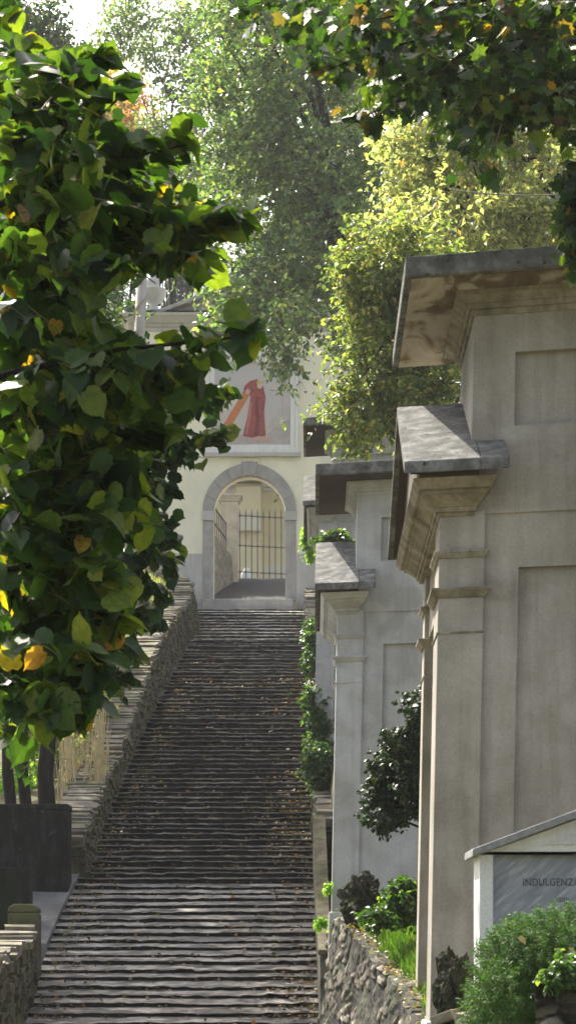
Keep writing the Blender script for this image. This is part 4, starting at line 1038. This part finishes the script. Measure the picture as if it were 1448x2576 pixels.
# juniper
jn = empty('juniper_bush',P(1330,2620,11.5),'feathery bright green juniper in front of the marble plaque','shrub')
c,dv = blob_points([B_(1330,2470,11.4,135,.32,130),B_(1420,2410,11.6,130,.35,110),B_(1260,2540,11.2,75,.3,100),B_(1330,2385,11.7,75,.25,60)],2300,.45)
s0=c; e0=c+unit(dv*1.2+rdir(len(c))*.6+np.array([-.2,-.2,.5]))*.09
V,T=spray_leaves(s0,e0,30,.024,'needle',0,None,.5,.9); foliage_mesh('foliage',V,T,twig_mesh(s0,e0,.0016,0),M['lf_juniper'],jn)
m=MB()
for k in range(7): m.tube([P(1330,2860,11.5),Vector(c[k*97])],[.02,.004],6)
m.build('stems',M['bark'],jn)
for i,(x,y,s_,lab) in enumerate([(1375,2440,.085,'pale curled dry leaf lying in the middle of the juniper'),(1300,2358,.06,'narrow dry leaf caught on the top left of the juniper'),(1428,2385,.05,'small tan dry leaf on the upper right of the juniper'),(1355,2490,.06,'brown folded dry leaf below the pale one on the juniper')]):
    p=P(x,y,11.02); V,T=leaf_arrays(np.array([tuple(p)]),np.array([[.7,.1,-.5]]),np.array([[.8,-1,.9]]),np.array([s_]),'mid')
    o=link('dry_leaf',tri_mesh('dry_leaf',V-np.array(tuple(p)),T),M['lf_dry'],None,p); tag(o,lab,'leaf','dry leaves caught in the juniper')

# grass and weeds (uncountable)
def grass(name,label,pts,h,mat,per=6,kind='blade'):
    s=np.array(pts); i=np.repeat(np.arange(len(s)),per); pos=s[i]+rng.normal(0,.03,(len(i),3))*np.array([1,1,0]); d_=unit(np.array([0,0,1.0])+rng.normal(0,.35,(len(i),3)))
    V,T=leaf_arrays(pos,d_,rng.normal(0,1,(len(i),3)),h*rng.uniform(.5,1.3,len(i)),kind); tag(link(name,tri_mesh(name,V,T),mat),label,'grass',kind='stuff')
pts=[]
for _ in range(2600):
    y=random.uniform(14.5,22.5); xw=lerp_tab([(11,.93),(16.9,.93),(19,.78),(22,.56),(67,.56)], y)
    x=xw+.06+random.uniform(0,1)*(1.25-xw); pts.append((x,y,tz(x,y)-.01+max(0,x-xw)*.25))
grass('terrace_grass','bright green grass on the narrow terrace between rubble wall and chapels',pts,.15,M['lf_grass'],6)
pts=[]
for _ in range(900):
    d_=random.uniform(21,66); sgn=random.choice((0,0,1)); x=(xl(d_)+.1+abs(random.gauss(0,.06))) if sgn==0 else (xr(d_)-abs(random.gauss(0,.05))); pts.append((x,d_,sz(d_)+.03))
grass('edge_weeds','small weeds growing along both edges of the steps',pts,.06,M['lf_ivy'],3)
pts=[]
for _ in range(500):
    f,L=path_sampler([(p.x,p.y,p.z) for p in [Vector((-3.1,60,10.1)),Vector((-3.4,63.1,11.25)),Vector((-4.6,65.3,12.1))]]); p,_t=f(random.uniform(0,L)); pts.append((p.x-.5+random.gauss(0,.15),p.y,p.z-.12))
grass('wall_grass','tufts of pale grass behind the top of the left wall',pts,.14,M['lf_light'],5)
# fallen leaves on the steps
def tread_z(x,d_):
    i=max(j for j in range(len(edges)-1) if edges[j]<=d_); z0,z1=sz(edges[i]),sz(edges[i+1]); t=(d_-edges[i])/(edges[i+1]-edges[i])
    rf=.5; return z0+(z1-z0)*(rf+(1-rf)*t)
pos=[]
for _ in range(7000):
    if random.random()<.42: d_=random.uniform(22,64); x=random.uniform(xl(d_)+.1,xr(d_)-.05)
    elif random.random()<.55: d_=random.choice([random.gauss(36,2.2),random.gauss(35,1.5),random.uniform(21,34),random.gauss(24.5,1.3),random.gauss(50,2.5)]); x=xr(d_)-abs(random.gauss(0,.38))
    else: d_=random.uniform(22,62); x=xl(d_)+.1+abs(random.gauss(0,.25))
    d_=min(64,max(21,d_)); pos.append((x,d_,tread_z(x,d_)+.022))
pos=np.array(pos); V,T=leaf_arrays(pos,rdir(len(pos),.2),np.array([0,0,1.0])+rng.normal(0,.35,(len(pos),3)),rng.uniform(.03,.075,len(pos)),'mid')
tag(link('fallen_leaves',tri_mesh('fallen_leaves',V,T),M['lf_fallen']),'brown fallen leaves scattered over the steps, thickest along the right edge','leaves',kind='stuff')
pos=[]
for _ in range(300):
    y=random.uniform(13.2,22); x=lerp_tab([(11,.93),(16.9,.93),(19,.78),(22,.56)],y)+random.uniform(-.05,.2); pos.append((x,y,lerp_tab(RT,y)+.10))
pos=np.array(pos); V,T=leaf_arrays(pos,rdir(len(pos),.2),np.array([0,0,1.0])+rng.normal(0,.5,(len(pos),3)),rng.uniform(.03,.06,len(pos)),'mid')
tag(link('fallen_leaves',tri_mesh('fallen_leaves',V,T),M['lf_dry']),'dry leaves littering the top of the rubble retaining wall','leaves',kind='stuff')

# overhead cable
m=MB(); a=P(1130,478,30); b_=P(1600,462,30); m.tube([a.lerp(b_,t/10)-Vector((0,0,.12*math.sin(t/10*math.pi))) for t in range(11)],.008,6)
tag(m.build('overhead_cable',M['cable']),'thin dark cable crossing in front of the sunlit trees at upper right','cable')

# ------------------------------------------------------------------ air
hz = MB(); hz.box(-140,140,-8,180,-6,75)
m_, nt, out = newmat('air'); pv = nt.nodes.new('ShaderNodeVolumePrincipled'); pv.inputs['Color'].default_value=(.95,.96,1,1); pv.inputs['Density'].default_value=.0004; pv.inputs['Anisotropy'].default_value=0
nt.links.new(pv.outputs[0], out.inputs['Volume'])
HAZE = True
if HAZE: tag(hz.build('haze', m_),'thin sunlit haze in the air of the valley','haze',kind='stuff')

# ------------------------------------------------------------------ light
SUN_EL, SUN_AZ = 50, -28        # azimuth from +Y (view direction), negative = left
sd = Vector((math.sin(R(SUN_AZ))*math.cos(R(SUN_EL)), math.cos(R(SUN_AZ))*math.cos(R(SUN_EL)), math.sin(R(SUN_EL))))
L_ = bpy.data.lights.new('sun','SUN'); L_.energy = 4.5; L_.angle = R(.5); L_.color=(1,.93,.8)
so = bpy.data.objects.new('sun', L_); C.objects.link(so); so.rotation_euler = sd.to_track_quat('Z','Y').to_euler(); so.location=(0,0,30)
w = bpy.data.worlds.new('World'); bpy.context.scene.world = w; w.use_nodes = True
nt = w.node_tree; bg = nt.nodes['Background']; sk = nt.nodes.new('ShaderNodeTexSky'); sk.sky_type='NISHITA'; sk.sun_disc=False
sk.sun_elevation=R(SUN_EL); sk.sun_rotation=R(SUN_AZ); sk.dust_density=5; sk.air_density=.7; sk.ozone_density=.3
hs = nt.nodes.new('ShaderNodeHueSaturation'); hs.inputs['Saturation'].default_value=.6; nt.links.new(sk.outputs[0], hs.inputs['Color']); nt.links.new(hs.outputs[0], bg.inputs[0]); bg.inputs[1].default_value=.14

sc_ = bpy.context.scene
cam = bpy.data.cameras.new('camera'); co = bpy.data.objects.new('camera', cam); C.objects.link(co)
cam.sensor_fit='VERTICAL'; cam.sensor_height=36; cam.sensor_width=24; cam.lens=36*F/2576; cam.shift_y=(V0-1288)/2576; cam.clip_end=1200; cam.clip_start=.1
cam.dof.use_dof=True; cam.dof.focus_distance=32; cam.dof.aperture_fstop=14
co.location=(0,0,0); co.rotation_euler=(R(90),0,0); sc_.camera=co
sc_.view_settings.view_transform='Standard'; sc_.view_settings.look='None'; sc_.view_settings.exposure=1.65; sc_.view_settings.gamma=1
sc_.cycles.use_denoising=True
sc_.cycles.max_bounces=8; sc_.cycles.transmission_bounces=6; sc_.cycles.volume_bounces=1; sc_.cycles.transparent_max_bounces=4
